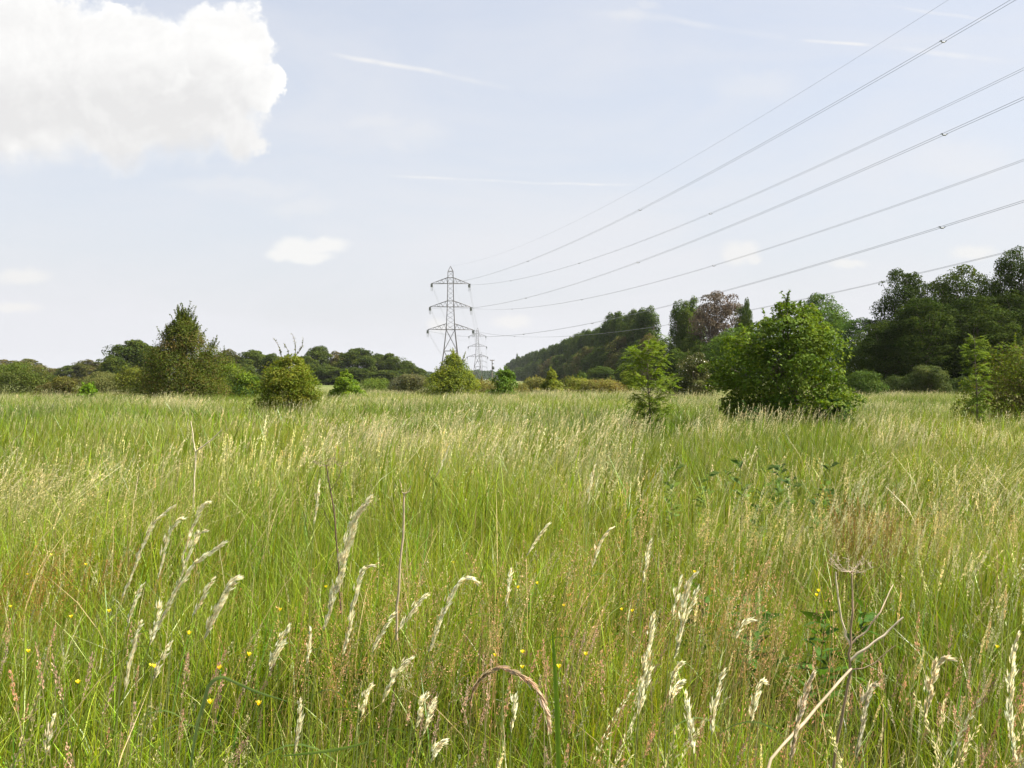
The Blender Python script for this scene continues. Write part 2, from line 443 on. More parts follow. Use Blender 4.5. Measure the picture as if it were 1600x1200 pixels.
def vnoise(x, y, s, seed):
    """smooth value noise in numpy"""
    r = np.random.default_rng(seed); G = r.random((64, 64))
    x = x / s + 17.3; y = y / s + 9.1
    xi = np.floor(x).astype(int); yi = np.floor(y).astype(int); fx = x - xi; fy = y - yi
    fx = fx * fx * (3 - 2 * fx); fy = fy * fy * (3 - 2 * fy)
    g = lambda i, j: G[(xi + i) % 64, (yi + j) % 64]
    return (g(0, 0) * (1 - fx) + g(1, 0) * fx) * (1 - fy) + (g(0, 1) * (1 - fx) + g(1, 1) * fx) * fy


def wedge(y0, y1, dens, rng, marg=1.6):
    """random points inside what the lens can see between two distances, with a margin"""
    A = (y1 - y0) * (2 * (.54 * y1 + marg)); n = int(A * dens)
    x = rng.uniform(-(.54 * y1 + marg), .54 * y1 + marg, n); y = rng.uniform(y0, y1, n)
    k = np.abs(x) < .54 * np.maximum(y, 0) + marg
    return x[k], y[k]


def meadow():
    rng = np.random.default_rng(21)
    protos = []; names = []
    def add(mb, mat, nm):
        protos.append(mb.obj(nm, mat, link=False)); names.append(nm); return len(protos) - 1
    LEAF = [[], [], []]
    for lod, (N, R, k) in enumerate([(170, .30, 7), (130, .34, 6), (150, .75, 6)]):
        for i in range(k):
            LEAF[lod].append(add(leaf_tile(N, R, lod, rng, hmean=(.40, .42, .44)[lod] + rng.normal(0, .03), broad=(i == 1)), M_GRASS, 'grass_tuft'))
    HD = {}
    for kind in HEADS:
        for lod, (N, R, kk) in enumerate([(9, .30, 4), (10, .34, 3), (26, .8, 2)]):
            ids = []
            for i in range(kk):
                mb = MB(); heads(mb, kind, N if kind != 'fog' else int(N * 1.5), R, lod, rng); ids.append(add(mb, M_HEAD, 'grass_tuft'))
            HD[kind, lod] = ids
    X, Y, I, S, T, kindl = [], [], [], [], [], []
    bands = [(.7, 8.5, 0), (8.5, 22, 1), (22, 84, 2)]
    for y0, y1, lod in bands:
        x, y = wedge(y0, y1, (13, 10, 2.6)[lod], rng, (1.8, 2, 3)[lod]); n = len(x)
        idx = rng.choice(LEAF[lod], n)
        big = vnoise(x, y, 5, 1); sm = vnoise(x, y, 1.1, 2); hn = vnoise(x, y, 1.7, 3)
        s = (.56 + .78 * hn + .14 * sm + rng.normal(0, .09, n)) * np.interp(y, [30, 65], [1, .84])
        yl = .55 * big + .45 * sm
        yl = np.clip(yl * 1.5 - .25, 0, 1); base = np.stack([.52 + .80 * yl, .66 + .56 * yl, .6 + .7 * yl], -1)
        base *= (1 + rng.normal(0, .1, (n, 1)))
        X.append(x); Y.append(y); I.append(idx); S.append(s); T.append(base); kindl.append(np.zeros(n))
        # seed heads
        hd = dict(oat=(2.7, .55, 4.0, 11), fog=(1.1, .72, 1.7, 12), cock=(1.9, .55, 2.2, 13), red=(.8, .70, 1.5, 14), bent=(1.2, .60, 3.0, 15), fox=(2.2, .52, 2.6, 16))
        for kind, (dn, th, sc, seed) in hd.items():
            f = (1, .8, .20)[lod]
            if lod == 2: f *= {'fog': .5, 'red': .7, 'oat': 1.0, 'bent': .9, 'fox': 1.1, 'cock': .9}[kind]
            x, y = wedge(y0, y1, dn * f, rng, (1.8, 2, 3)[lod])
            p = vnoise(x, y, sc, seed) + .4 * (rng.random(len(x)) - .5)
            if kind in ('fog', 'red'):       # foreground only has the reddish ones thick
                p = p + np.clip((5 - y) * .03, -.10, .07)
            if kind == 'oat': p = p - np.clip((3.5 - y) * .06, 0, .15)
            k = p > th
            x, y = x[k], y[k]; n = len(x)
            X.append(x); Y.append(y); I.append(rng.choice(HD[kind, lod], n)); S.append((.76 + .3 * vnoise(x, y, 2.3, 3) + rng.normal(0, .08, n)) * np.interp(y, [30, 65], [1, .86]))
            T.append(np.ones((n, 3)) * (1 + rng.normal(0, .1, (n, 1)))); kindl.append(np.ones(n))
    # special patches seen in the photograph: (px, py of the heads, distance, spread, kind, count, lod, size)
    for (px_, Yd, rx, ry, kind, n, lod, sz, tn) in [
        (890, 11.5, .55, .6, 'cock', 26, 1, 1.15, (1.25, 1.2, 1.1)), (880, 8.2, .3, .3, 'cock', 12, 1, 1.05, (1.25, 1.2, 1.1)),
        (60, 7.6, .75, .8, 'bent', 60, 1, 1.12, (1.15, 1.1, 1.05)), (140, 6.6, .5, .5, 'bent', 26, 0, 1.05, (1.1, 1.0, .9)),
        (380, 9.5, .9, .5, 'fox', 26, 1, 1.15, (1.3, 1.3, 1.1)), (1190, 6.2, .45, .4, 'cock', 20, 0, .92, (1.3, 1.2, 1.0)),
        (1520, 9.5, .7, .8, 'bent', 30, 1, 1.1, (1.2, 1.15, 1.05)), (1540, 6.4, .5, .5, 'red', 30, 0, 1.1, (1.3, 1.2, 1.1)),
        (1080, 3.9, .28, .3, 'red', 12, 0, 1.15, (1.1, .85, .8)), (960, 4.5, .25, .4, 'red', 12, 0, 1.2, (1.3, 1.0, .95)),
        (1130, 2.6, .25, .3, 'red', 8, 0, 1.15, (1.1, .8, .76)), (620, 3.9, .25, .3, 'red', 16, 0, 1.05, (1.3, 1, .95)),
        (250, 3.0, .8, .5, 'fog', 9, 0, 1.1, (1.1, .9, 1.0)), (1440, 2.5, .5, .35, 'fog', 10, 0, 1.15, (1.05, .8, .78)),
        (10, 4.9, .25, .3, 'red', 26, 0, 1.0, (.9, .55, .35))]:
        x = wx(px_, Yd) + rng.normal(0, rx, n); y = Yd + rng.normal(0, ry, n)
        X.append(x); Y.append(y); I.append(rng.choice(HD[kind, lod], n)); S.append(sz * rng.uniform(.88, 1.1, n)); T.append(np.tile(tn, (n, 1)) * (1 + rng.normal(0, .08, (n, 1)))); kindl.append(np.ones(n))
    X, Y, I, S, T, K = map(np.concatenate, (X, Y, I, S, T, kindl))
    n = len(X)
    Z = hills(X, Y) * np.clip(1 - np.hypot(X, Y) / 400, 0, 1) - .02
    rot = np.stack([rng.normal(0, .05, n), rng.normal(.03, .05, n), rng.normal(0, .5, n)], -1)
    gr = K == 0; rot[gr, 2] = rng.uniform(-1.1, 1.1, gr.sum())
    scl = np.stack([S * 1.0, S * 1.0, S * rng.uniform(.9, 1.12, n)], -1); scl[:, :2] = np.clip(scl[:, :2], .85, 1.3)
    P = np.stack([X, Y, Z], -1)
    # shorter turf under the shrubs is left as it grows; split into leaves and flowering stems
    for nm, lab, k, mat in (('meadow_grass', 'tall green meadow grass filling the whole foreground field', gr, M_GRASS),
                            ('flowering_grass', 'straw coloured and reddish flowering grass stems among the green blades', ~gr, M_HEAD)):
        ids = sorted(set(I[k].tolist())); mp = {a: b for b, a in enumerate(ids)}
        scatter_host(nm, lab, [mat], [protos[a] for a in ids], P[k], [mp[a] for a in I[k]], rot[k], scl[k], T[k])


meadow()

# ------------------------------------------------------------------ single tall oat-grass stems of the foreground
def panicle(mb, P, col, dens=150, sp=.012, L=.013, Wd=.0038, rng=RNG, hang=.4):
    """husks along a 3-D polyline P (top first)"""
    P = np.asarray(P, float); seg = np.linalg.norm(np.diff(P, axis=0), axis=1); s = np.r_[0, np.cumsum(seg)]; tot = s[-1]
    n = int(1.15 * dens * tot / .25); u = np.sort(rng.random(n) ** 1.0) * tot
    c = np.stack([np.interp(u, s, P[:, i]) for i in range(3)], -1)
    c2 = np.stack([np.interp(np.maximum(u - .01, 0), s, P[:, i]) for i in range(3)], -1); D = nrm(c2 - c + 1e-6)
    D[u < .01] = nrm(P[0] - P[1])
    env = np.sin(np.clip(u / tot, 0, 1) ** .8 * pi * .97 + .04) ** .9 * .85
    # side branchlets: husks gathered in bundles
    b = np.floor(u / .016).astype(int); bo = rng.normal(size=(b.max() + 1, 3))[b]
    off = nrm(bo * .7 + rng.normal(0, .5, (n, 3)) + np.array([.8, 0, -.25]))
    c = c + off * (.72 * sp * env * rng.random(n) ** .5)[:, None]
    spikelets(mb, c, nrm(D + off * .2 + rng.normal(0, .07, D.shape)), L * 1.6 * rng.uniform(.7, 1.35, n), Wd * .95 * rng.uniform(.7, 1.3, n), jit(col, n, .13, rng), rng)


def hero_stem(pix, z_tip, col=(.90, .83, .61), dens=150, sp=.013, label=None, stem=(.3, .34, .13), Yd=None, group='tall pale oat grass stems in the foreground'):
    """pix: picture points of the seed head, tip first"""
    rng = np.random.default_rng(int(sum(a * 7 + b for a, b in pix)) % 99991)
    x, y = pix[0]
    if Yd is None: Yd = float(np.clip((EYE - z_tip) * 1600 / (y - HOR), 1.75, 6))
    pts = [pt(a, b, Yd + .03 * i) for i, (a, b) in enumerate(pix)]
    # smooth the head line
    P = np.array(pts)
    if len(P) == 2: P = np.array([P[0], P[0] * .5 + P[1] * .5 + [-.01, 0, .008], P[1]])
    t = np.linspace(0, 1, len(P)); tt = np.linspace(0, 1, 16)
    co = [np.polyfit(t, P[:, i], min(len(P) - 1, 4)) for i in range(3)]
    H = np.stack([np.polyval(c, tt) for c in co], -1)
    b = H[-1]; d = nrm(H[-1] - H[-3]); gz = 0.
    foot = np.array([b[0] + d[0] * min(.25, b[2] * .3), b[1] + .05, gz])
    c1 = b + d * min(b[2] * .35, .25)
    s = np.linspace(0, 1, 9)[:, None]
    S = (1 - s) ** 2 * b + 2 * (1 - s) * s * c1 + s ** 2 * foot
    o0 = foot.copy()
    root = empty('oat_grass', tuple(o0))
    m1 = MB(); tube(m1, np.concatenate([H - o0, (S - o0)[1:]]), np.r_[np.linspace(.0005, .0011, 16), np.linspace(.0011, .0019, 8)], stem, 4)
    m1.obj('stem', M_HERO, root)
    m2 = MB(); panicle(m2, H - o0, col, dens, sp, rng=rng); m2.obj('seed_head', M_HERO, root)
    # one long leaf blade from the culm
    m3 = MB(); k = rng.integers(3, 6)
    lb = S[k] - o0; a = rng.uniform(-.6, .6) + (0 if rng.random() < .6 else pi); Ls = rng.uniform(.16, .3)
    q = np.linspace(0, 1, 7); LP = lb + np.stack([np.cos(a) * Ls * q * .8, np.sin(a) * Ls * q * .5, Ls * (.6 * q - .75 * q ** 2.2)], -1)
    wv = np.array([-sin(a) * .3, cos(a) * .3, .6]) * .006
    wp = np.sin(np.clip(q * .9 + .1, 0, 1) * pi)[:, None] ** .6
    V = np.stack([LP - wv * wp * .5, LP + wv * wp * .5], 1).reshape(-1, 3); i = np.arange(6) * 2
    m3.add(V, np.stack([i, i + 1, i + 3, i + 2], -1), (.13, .2, .04)); m3.obj('leaf_blade', M_HERO, root)
    tag(root, label or 'tall pale straw coloured oat grass stem rising above the foreground grass', 'grass stem', group)
    return root


GL = 'slender pale oat grass stem with drooping seed head among the foreground grass'
hero_list = [
    ([(577, 780), (553, 808), (538, 860), (505, 985)], 1.22, dict(dens=620, sp=.030, label='biggest creamy oat grass plume, leaning right left of the picture centre')),
    ([(579, 884), (560, 905), (548, 960), (535, 1025)], 1.12, dict(dens=230, label='creamy oat grass head just right of and below the biggest plume')),
    ([(268, 792), (240, 815), (222, 850), (190, 935)], 1.2, dict(dens=170, label='leftmost pale head of the leaning oat grass cluster on the left')),
    ([(285, 812), (262, 835), (247, 905)], 1.18, dict(dens=170, label=GL)),
    ([(324, 785), (303, 812), (283, 880)], 1.22, dict(dens=190, label=GL)),
    ([(318, 830), (300, 850), (282, 905)], 1.14, dict(dens=220, label=GL)),
    ([(347, 851), (310, 875), (278, 915), (232, 1010)], 1.14, dict(dens=220, label='long pale oat grass head bending far right in the left cluster')),
    ([(371, 902), (345, 930), (318, 1000)], 1.08, dict(dens=480, sp=.027, label='bushy pale oat grass plume below the left cluster')),
    ([(331, 906), (318, 925), (300, 965)], 1.08, dict(dens=190, label=GL)),
    ([(220, 915), (208, 940), (199, 975)], 1.05, dict(dens=150, label=GL)),
    ([(218, 975), (205, 1010), (193, 1085)], 1.02, dict(dens=150, label=GL)),
    ([(248, 945), (238, 985), (232, 1010)], 1.03, dict(dens=150, label=GL)),
    ([(262, 1010), (248, 1035), (238, 1065)], 1.0, dict(dens=180, label=GL)),
    ([(742, 908), (715, 910), (692, 955), (668, 1022)], 1.08, dict(dens=260, sp=.015, label='creamy oat grass head with its tip hooked over right of centre')),
    ([(664, 932), (645, 950), (620, 990)], 1.06, dict(dens=170, label=GL)),
    ([(636, 1032), (612, 1060), (596, 1100)], 1.0, dict(dens=260, label=GL)),
    ([(612, 962), (595, 985), (580, 1022)], 1.04, dict(dens=170, label=GL)),
    ([(1084, 900), (1070, 930), (1062, 985), (1052, 1030)], 1.1, dict(dens=260, sp=.014, label='bright cream oat grass head beside the pink grass patch')),
    ([(1088, 925), (1076, 950), (1068, 980)], 1.06, dict(dens=170, label=GL)),
    ([(1062, 905), (1055, 935), (1050, 965)], 1.06, dict(dens=120, label=GL)),
    ([(1019, 966), (1012, 1010), (1004, 1060), (998, 1110)], 1.05, dict(dens=240, label='straight upright cream grass head between the pink grass patches')),
    ([(1013, 1052), (1004, 1080), (998, 1120)], 1.0, dict(dens=180, label=GL)),
    ([(1064, 1035), (1054, 1045), (1048, 1070)], 1.0, dict(dens=200, label=GL)),
    ([(1062, 1068), (1052, 1080), (1048, 1100)], .99, dict(dens=200, label=GL)),
    ([(1269, 1056), (1255, 1090), (1243, 1140), (1235, 1195)], 1.02, dict(dens=250, sp=.011, label='narrow cream grass head crossing the leaning dead stalk', col=(.74, .64, .5))),
    ([(1482, 1030), (1462, 1040), (1452, 1080), (1444, 1130)], 1.0, dict(dens=340, sp=.015, label='whitish grass head with hooked tip right of the dead stalk', col=(.78, .7, .5))),
    ([(1366, 1070), (1352, 1100), (1338, 1190)], .98, dict(dens=170, label=GL, col=(.6, .55, .42))),
    ([(1589, 995), (1580, 1050), (1578, 1120), (1590, 1198)], 1.03, dict(dens=250, label='tall cream grass head at the bottom right edge of the meadow')),
    ([(1192, 1066), (1182, 1080), (1174, 1130)], 1.0, dict(dens=170, label=GL)),
    ([(1127, 1052), (1117, 1090), (1112, 1150)], 1.0, dict(dens=130, label=GL)),
    ([(1071, 1085), (1076, 1120), (1084, 1180)], .97, dict(dens=160, label=GL)),
    ([(1173, 968), (1160, 975), (1149, 1000)], 1.05, dict(dens=120, label=GL)),
    ([(577, 1070), (568, 1090), (562, 1125)], .97, dict(dens=200, label=GL)),
    ([(467, 1097), (463, 1130), (458, 1185)], .95, dict(dens=160, label=GL)),
    ([(447, 983), (432, 1010), (418, 1040)], 1.02, dict(dens=220, label=GL)),
    ([(442, 1005), (430, 1020), (420, 1048)], 1.02, dict(dens=160, label=GL)),
    ([(484, 985), (481, 1010), (478, 1040)], 1.0, dict(dens=130, label=GL)),
    ([(804, 1090), (800, 1120), (798, 1150)], .96, dict(dens=120, label=GL)),
    ([(798, 893), (793, 915), (790, 950)], 1.08, dict(dens=150, label=GL)),
    ([(1014, 850), (1008, 880), (1004, 915)], 1.1, dict(dens=170, label=GL)),
    ([(690, 1160), (680, 1170), (672, 1195)], .93, dict(dens=230, label=GL)),
    ([(665, 1088), (655, 1110), (648, 1140)], .96, dict(dens=230, label=GL)),
    ([(678, 1092), (668, 1115), (660, 1150)], .96, dict(dens=150, label=GL)),
    ([(497, 755), (494, 780), (490, 820)], 1.2, dict(dens=140, label=GL)),
    ([(953, 826), (935, 850), (925, 890)], 1.14, dict(dens=150, label=GL)),
    ([(700, 700), (690, 725), (680, 745)], 1.2, dict(dens=170, label=GL)),
    ([(855, 820), (838, 840), (822, 870)], 1.12, dict(dens=130, label=GL)),
    ([(82, 1120), (76, 1140), (70, 1180)], .95, dict(dens=140, label=GL)),
    ([(928, 730), (922, 755), (918, 790)], 1.18, dict(dens=150, label=GL)),
]
for pix, zt, kw in hero_list: hero_stem(pix, zt, **kw)
# the arching head in the middle of the foreground
hero_stem([(857, 1135), (845, 1090), (815, 1055), (785, 1047), (757, 1053), (738, 1080), (735, 1110)], .93, col=(.56, .42, .28), dens=300, sp=.008, Yd=2.05, group=None,
          label='brown grass head arching over like a hook in the middle foreground', stem=(.34, .27, .14))


# ------------------------------------------------------------------ dead umbellifer stalks, broad blades
def stalk_thing(name, parts, label, cat, Yd, umbels=(), col=(.42, .33, .22), mat=M_DEAD):
    """parts: list of (part name, [(px,py[,dY])...], r0, r1, colour)"""
    ref = pt(parts[0][1][0][0], parts[0][1][0][1], Yd); ref[2] = 0.
    root = empty(name, tuple(ref))
    for (pn, pix, r0, r1, c) in parts:
        P = np.array([pt(a[0], a[1], Yd + (a[2] if len(a) > 2 else 0)) for a in pix]) - ref
        t = np.linspace(0, 1, len(P)); tt = np.linspace(0, 1, 12)
        P = np.stack([np.interp(tt, t, P[:, i]) for i in range(3)], -1)
        P += np.cumsum(np.random.default_rng(3).normal(0, .0016, P.shape), 0)
        rr = np.linspace(r0, r1, 12); rr[[3, 7]] *= 1.3; rr *= np.random.default_rng(4).uniform(.85, 1.12, 12)
        mb = MB(); tube(mb, P, rr, c or col, 6); mb.obj(pn, mat, root)
    for (x, y, dY, R, n, pn, c) in umbels:
        C = pt(x, y, Yd + dY) - ref; mb = MB(); rg = np.random.default_rng(int(x))
        for k in range(n):
            a = k * 2.4; e = rg.uniform(.25, 1.0)
            tip = C + R * np.array([cos(a) * (1.15 - e * .5), sin(a) * (1.15 - e * .5), e * .62])
            mid = (C + tip) / 2 + [0, 0, -.12 * R]
            tube(mb, [C, mid, tip], [.0009, .0005, .0004], c, 3)
            for j in range(7):
                b = rg.normal(0, 1, 3); b[2] = abs(b[2]); tube(mb, [tip, tip + b * R * .11], [.0005, .0004], c, 3)
        mb.obj(pn, mat, root)
    tag(root, label, cat)
    return root


pale = (.62, .53, .38); brown = (.26, .19, .12); mid = (.42, .33, .22)
stalk_thing('dead_hogweed', [
    ('stem', [(1185, 1320, -.28), (1195, 1190, -.2), (1258, 1118, -.1), (1326, 1046, 0)], .0036, .0030, mid),
    ('stem', [(1292, 1300), (1300, 1190), (1310, 1120), (1326, 1046)], .0034, .0028, brown),
    ('branch', [(1326, 1032, 0), (1365, 998), (1407, 966)], .0030, .0018, pale),
    ('branch', [(1326, 1008), (1316, 980), (1305, 940), (1301, 895)], .0026, .0016, pale),
    ('branch', [(1326, 1008), (1350, 985), (1372, 950), (1391, 915, .05)], .0022, .0012, mid),
    ('branch', [(1326, 1046), (1326, 1000), (1327, 950), (1327, 894, .03)], .0030, .0016, brown),
    ('branch', [(1320, 1048), (1350, 1040), (1395, 1010)], .0016, .0009, brown)],
    'dead branching hogweed stalk with a dry star shaped umbel at the lower right', 'dead plant', 2.3,
    umbels=[(1327, 894, .03, .052, 18, 'umbel', (.44, .36, .27))])
stalk_thing('dead_stalk', [
    ('stem', [(618, 1000), (622, 905), (627, 830), (629, 772)], .0045, .0030, (.45, .36, .24)),
    ('branch', [(629, 772), (625, 760), (621, 750)], .0022, .0012, mid),
    ('branch', [(629, 772), (634, 768), (640, 760)], .0022, .0012, mid)],
    'thin dead brown stalk forked at its tip, standing above the centre grass', 'dead plant', 3.4)
stalk_thing('dead_stalk', [
    ('stem', [(302, 800), (303, 740), (305, 708)], .0055, .005, pale),
    ('branch', [(305, 706), (301, 685), (297, 658)], .005, .003, pale),
    ('branch', [(305, 706), (322, 692), (346, 672)], .005, .003, pale)],
    'pale broken stalk forming a V above the grass on the left', 'dead plant', 7.2)
stalk_thing('dead_stalk', [
    ('stem', [(532, 960), (527, 870), (520, 800), (508, 728)], .0042, .0026, (.13, .085, .06)),
    ('branch', [(520, 830), (508, 805), (500, 790)], .0016, .001, (.13, .085, .06)),
    ('branch', [(515, 770), (525, 750), (533, 728)], .0016, .001, (.13, .085, .06))],
    'dark brown dead stalk with flat dry umbel left of the big oat plume', 'dead plant', 4.6,
    umbels=[(508, 728, 0, .055, 14, 'umbel', (.3, .22, .17)), (533, 728, 0, .035, 8, 'umbel', (.3, .22, .17))])


def broad_blade(pix, Yd, w, label, col):
    P = np.array([pt(a, b, Yd) for a, b in pix]); ref = P[0].copy(); ref[2] = 0
    t = np.linspace(0, 1, len(P)); tt = np.linspace(0, 1, 14)
    P = (np.stack([np.interp(tt, t, P[:, i]) for i in range(3)], -1) if len(P) > 4 else np.stack([np.polyval(np.polyfit(t, P[:, i], min(2, len(P) - 1)), tt) for i in range(3)], -1)) - ref
    wp = (np.sin(np.clip(tt * .93 + .05, 0, 1) * pi) ** .6)[:, None] * w * .5
    tg = nrm(np.gradient(P, axis=0)); sd_ = nrm(np.cross(tg, np.array([0, .95, .3])))
    up = np.cross(sd_, tg)
    V = np.stack([P - sd_ * wp, P + up * wp * .35, P + sd_ * wp], 1).reshape(-1, 3); i = np.arange(13) * 3
    mb = MB(); mb.add(V, np.concatenate([np.stack([i, i + 1, i + 4, i + 3], -1), np.stack([i + 1, i + 2, i + 5, i + 4], -1)]), col)
    o = mb.obj('reed_blade', M_HERO, None, tuple(ref)); tag(o, label, 'grass blade')


broad_blade([(874, 1290), (872, 1180), (870, 1090), (863, 985)], 2.15, .011, 'wide green reed blade standing upright right of the hooked head', (.15, .25, .03))
broad_blade([(290, 1260), (303, 1150), (326, 1068), (345, 1057), (400, 1082), (450, 1097)], 2.2, .008, 'flat pale green blade folded sideways in the lower left grass', (.17, .24, .08))
broad_blade([(440, 1182), (520, 1173), (575, 1160)], 1.95, .007, 'thin green blade lying level near the bottom left', (.17, .25, .06))


# ------------------------------------------------------------------ leafy herbs: thistles, sorrel, buttercups
def leaves_on(mb, C, D, L, Wd, col, rng=RNG):
    """folded pointed leaves; C base, D direction"""
    n = len(C); s = nrm(np.cross(D, np.array([0, 0, 1.]) + rng.normal(0, .35, (n, 3)))); u = np.cross(s, D)
    L = np.broadcast_to(L, (n,))[:, None]; Wd = np.broadcast_to(Wd, (n,))[:, None]
    sag = np.array([0, 0, -1.]) * L * .12
    V = np.stack([C, C + D * L * .4 - s * Wd * .5 + u * Wd * .12, C + D * L * .45 - u * Wd * .1, C + D * L * .4 + s * Wd * .5 + u * Wd * .12, C + D * L + sag], 1)
    i = np.arange(n)[:, None] * 5
    t = np.stack([i, i + 1, i + 2, i, i + 2, i + 3, i + 1, i + 4, i + 2, i + 2, i + 4, i + 3], -1).reshape(-1, 3)
    mb.add(V, t, np.repeat(col[:, None], 5, 1).reshape(-1, 3))


def herb(name, h, nl, L, Wd, col, rng, stemc, stems=1, spread=0.):
    root = empty(name)
    m1 = MB(); m2 = MB()
    for s in range(stems):
        a = rng.uniform(0, 2 * pi); hh = h * rng.uniform(.75, 1.05); ax = np.array([cos(a), sin(a), 0]) * spread * rng.random()
        t = np.linspace(0, 1, 7)[:, None]; P = ax * t * hh + np.array([0, 0, 1.]) * t * hh + np.array([.05, 0, 0]) * t ** 2
        tube(m1, P, np.linspace(.0035, .0012, 7), stemc, 4)
        tl = rng.uniform(.2, 1, nl); aa = np.arange(nl) * 2.4 + rng.normal(0, .3, nl)
        C = np.stack([np.interp(tl, t[:, 0], P[:, i]) for i in range(3)], -1)
        up = rng.uniform(.1, .7, nl)
        D = nrm(np.stack([np.cos(aa), np.sin(aa), up], -1))
        leaves_on(m2, C, D, L * rng.uniform(.6, 1.15, nl) * (1.15 - .6 * tl), Wd * rng.uniform(.8, 1.2, nl), jit(col, nl, .15, rng), rng)
    m1.obj('stem', M_HERO, root); m2.obj('leaves', M_LEAF, root)
    return root


def scatter_copies(proto, n, cx, cyy, rx, ry, rng, label, cat, group, smin=.8, smax=1.15):
    for i in range(n):
        o = proto if i == 0 else copy_tree(proto)
        x = cx + rng.normal(0, rx); y = cyy + rng.normal(0, ry)
        o.location = (x, y, float(hills(x, y))); s = rng.uniform(smin, smax); o.scale = (s, s, s)
        o.rotation_euler = (rng.normal(0, .06), rng.normal(.05, .06), rng.uniform(0, 6.28)); tag(o, label, cat, group)


rg = np.random.default_rng(99)
scatter_copies(herb('creeping_thistle', .84, 30, .16, .040, (.115, .175, .045), rg, (.12, .17, .06)), 20, wx(1185, 8.6), 8.6, .42, .45, rg,
               'leafy grey green thistle stem in the weedy patch right of centre', 'thistle', 'thistles in the weedy patch')
scatter_copies(herb('dock_plant', .66, 20, .2, .042, (.07, .14, .022), rg, (.14, .1, .05)), 6, wx(1180, 4.6), 4.6, .22, .3, rg,
               'dark leafy dock in the bluish green patch of the right foreground', 'dock', 'docks in the right foreground', .7, 1.0)
scatter_copies(herb('sorrel', .78, 26, .012, .009, (.52, .29, .08), rg, (.28, .19, .06), stems=6, spread=.3), 22, wx(1348, 6.7), 6.7, .11, .16, rg,
               'rusty orange sorrel with fine seed stalks in the small rusty patch', 'sorrel', 'sorrel stems in the rusty patch')


def buttercup(rng):
    root = empty('buttercup'); h = 1.
    m1 = MB(); t = np.linspace(0, 1, 5)[:, None]; P = np.array([.03, .01, 0]) * t ** 2 + np.array([0, 0, h]) * t
    tube(m1, P, np.linspace(.0013, .0008, 5), (.11, .18, .04), 4); m1.obj('stem', M_HERO, root)
    m2 = MB(); top = P[-1]; n = 5
    aa = np.arange(n) * 2 * pi / 5
    for a in aa:                      # cupped round petals
        r = .010; d = np.array([cos(a), sin(a), 0]); s = np.array([-sin(a), cos(a), 0])
        V = [top, top + d * r * .6 - s * r * .5 + [0, 0, r * .8], top + d * r - s * r * .35 + [0, 0, r * 1.5], top + d * r + s * r * .35 + [0, 0, r * 1.5], top + d * r * .6 + s * r * .5 + [0, 0, r * .8]]
        m2.add(V, [[0, 1, 2], [0, 2, 3], [0, 3, 4]], (.80, .66, .04))
    m2.obj('flower', M_PETAL, root)
    return root


bc = buttercup(rg)
bpix = [(5, 952), (14, 960), (73, 855), (95, 928), (138, 953), (180, 956), (193, 1026), (213, 1038), (219, 1034), (275, 1018), (325, 1013), (352, 1022), (348, 1096), (364, 1104), (8, 1013),
        (50, 1033), (132, 1046), (575, 915), (860, 911), (877, 1005), (845, 1008), (831, 1052), (800, 1033), (768, 1024), (840, 915), (1023, 952), (1027, 962), (917, 1097), (930, 933), (1095, 890),
        (1252, 912), (1545, 738), (1517, 735), (1461, 752), (1500, 990), (1440, 1000), (700, 870), (1262, 932), (905, 1040), (640, 900), (60, 900), (160, 880), (250, 960), (110, 1000), (420, 960), (980, 1010)]
for i, (x, y) in enumerate(bpix[::2] + bpix[1::4]):
    o = bc if i == 0 else copy_tree(bc)
    z = float(rg.uniform(.62, .78)) if y > 800 else .72
    Yd = (EYE - z) * 1600 / (y - HOR); o.location = (wx(x, Yd), Yd, 0); o.scale = (.75, .75, z); o.rotation_euler = (rg.normal(.12, .12), rg.normal(0, .12), rg.uniform(0, 6))
    # keep the flower round although the stem is shorter: children share the scale, petals are tiny
    tag(o, 'small yellow buttercup flower low among the grass blades', 'buttercup', 'buttercups scattered through the grass')

# ------------------------------------------------------------------ trees and shrubs
def profile(kind, h):
    if kind == 'round': return np.sqrt(np.clip(1 - ((h - .52) / .5) ** 2, 0, 1)) ** .9
    if kind == 'bush': return np.clip(1 - ((h - .25) / .77) ** 2, 0, 1) ** .5 * (.82 + .18 * np.clip(h / .2, 0, 1))
    if kind == 'poplar': return np.interp(h, [0, .15, .5, .75, .9, 1], [.6, .9, 1, .82, .5, .06])
    if kind == 'column': return np.clip(1 - ((h - .45) / .56) ** 4, 0, 1) ** .6
    if kind == 'oak': return np.interp(h, [0, .12, .35, .6, .8, .92, 1], [.62, .88, 1, .90, .66, .38, .08])
    if kind == 'cone': return np.interp(h, [0, .12, .3, .5, .65, .8, .92, 1], [.9, 1, .97, .82, .60, .40, .24, .06])
    if kind == 'full': return np.interp(h, [0, .2, .45, .65, .8, .92, 1], [.88, .98, 1, .92, .74, .45, .12])
    if kind == 'dome': return np.clip(1 - (h / 1.02) ** 2.2, 0, 1) ** .55
    return np.ones_like(h)


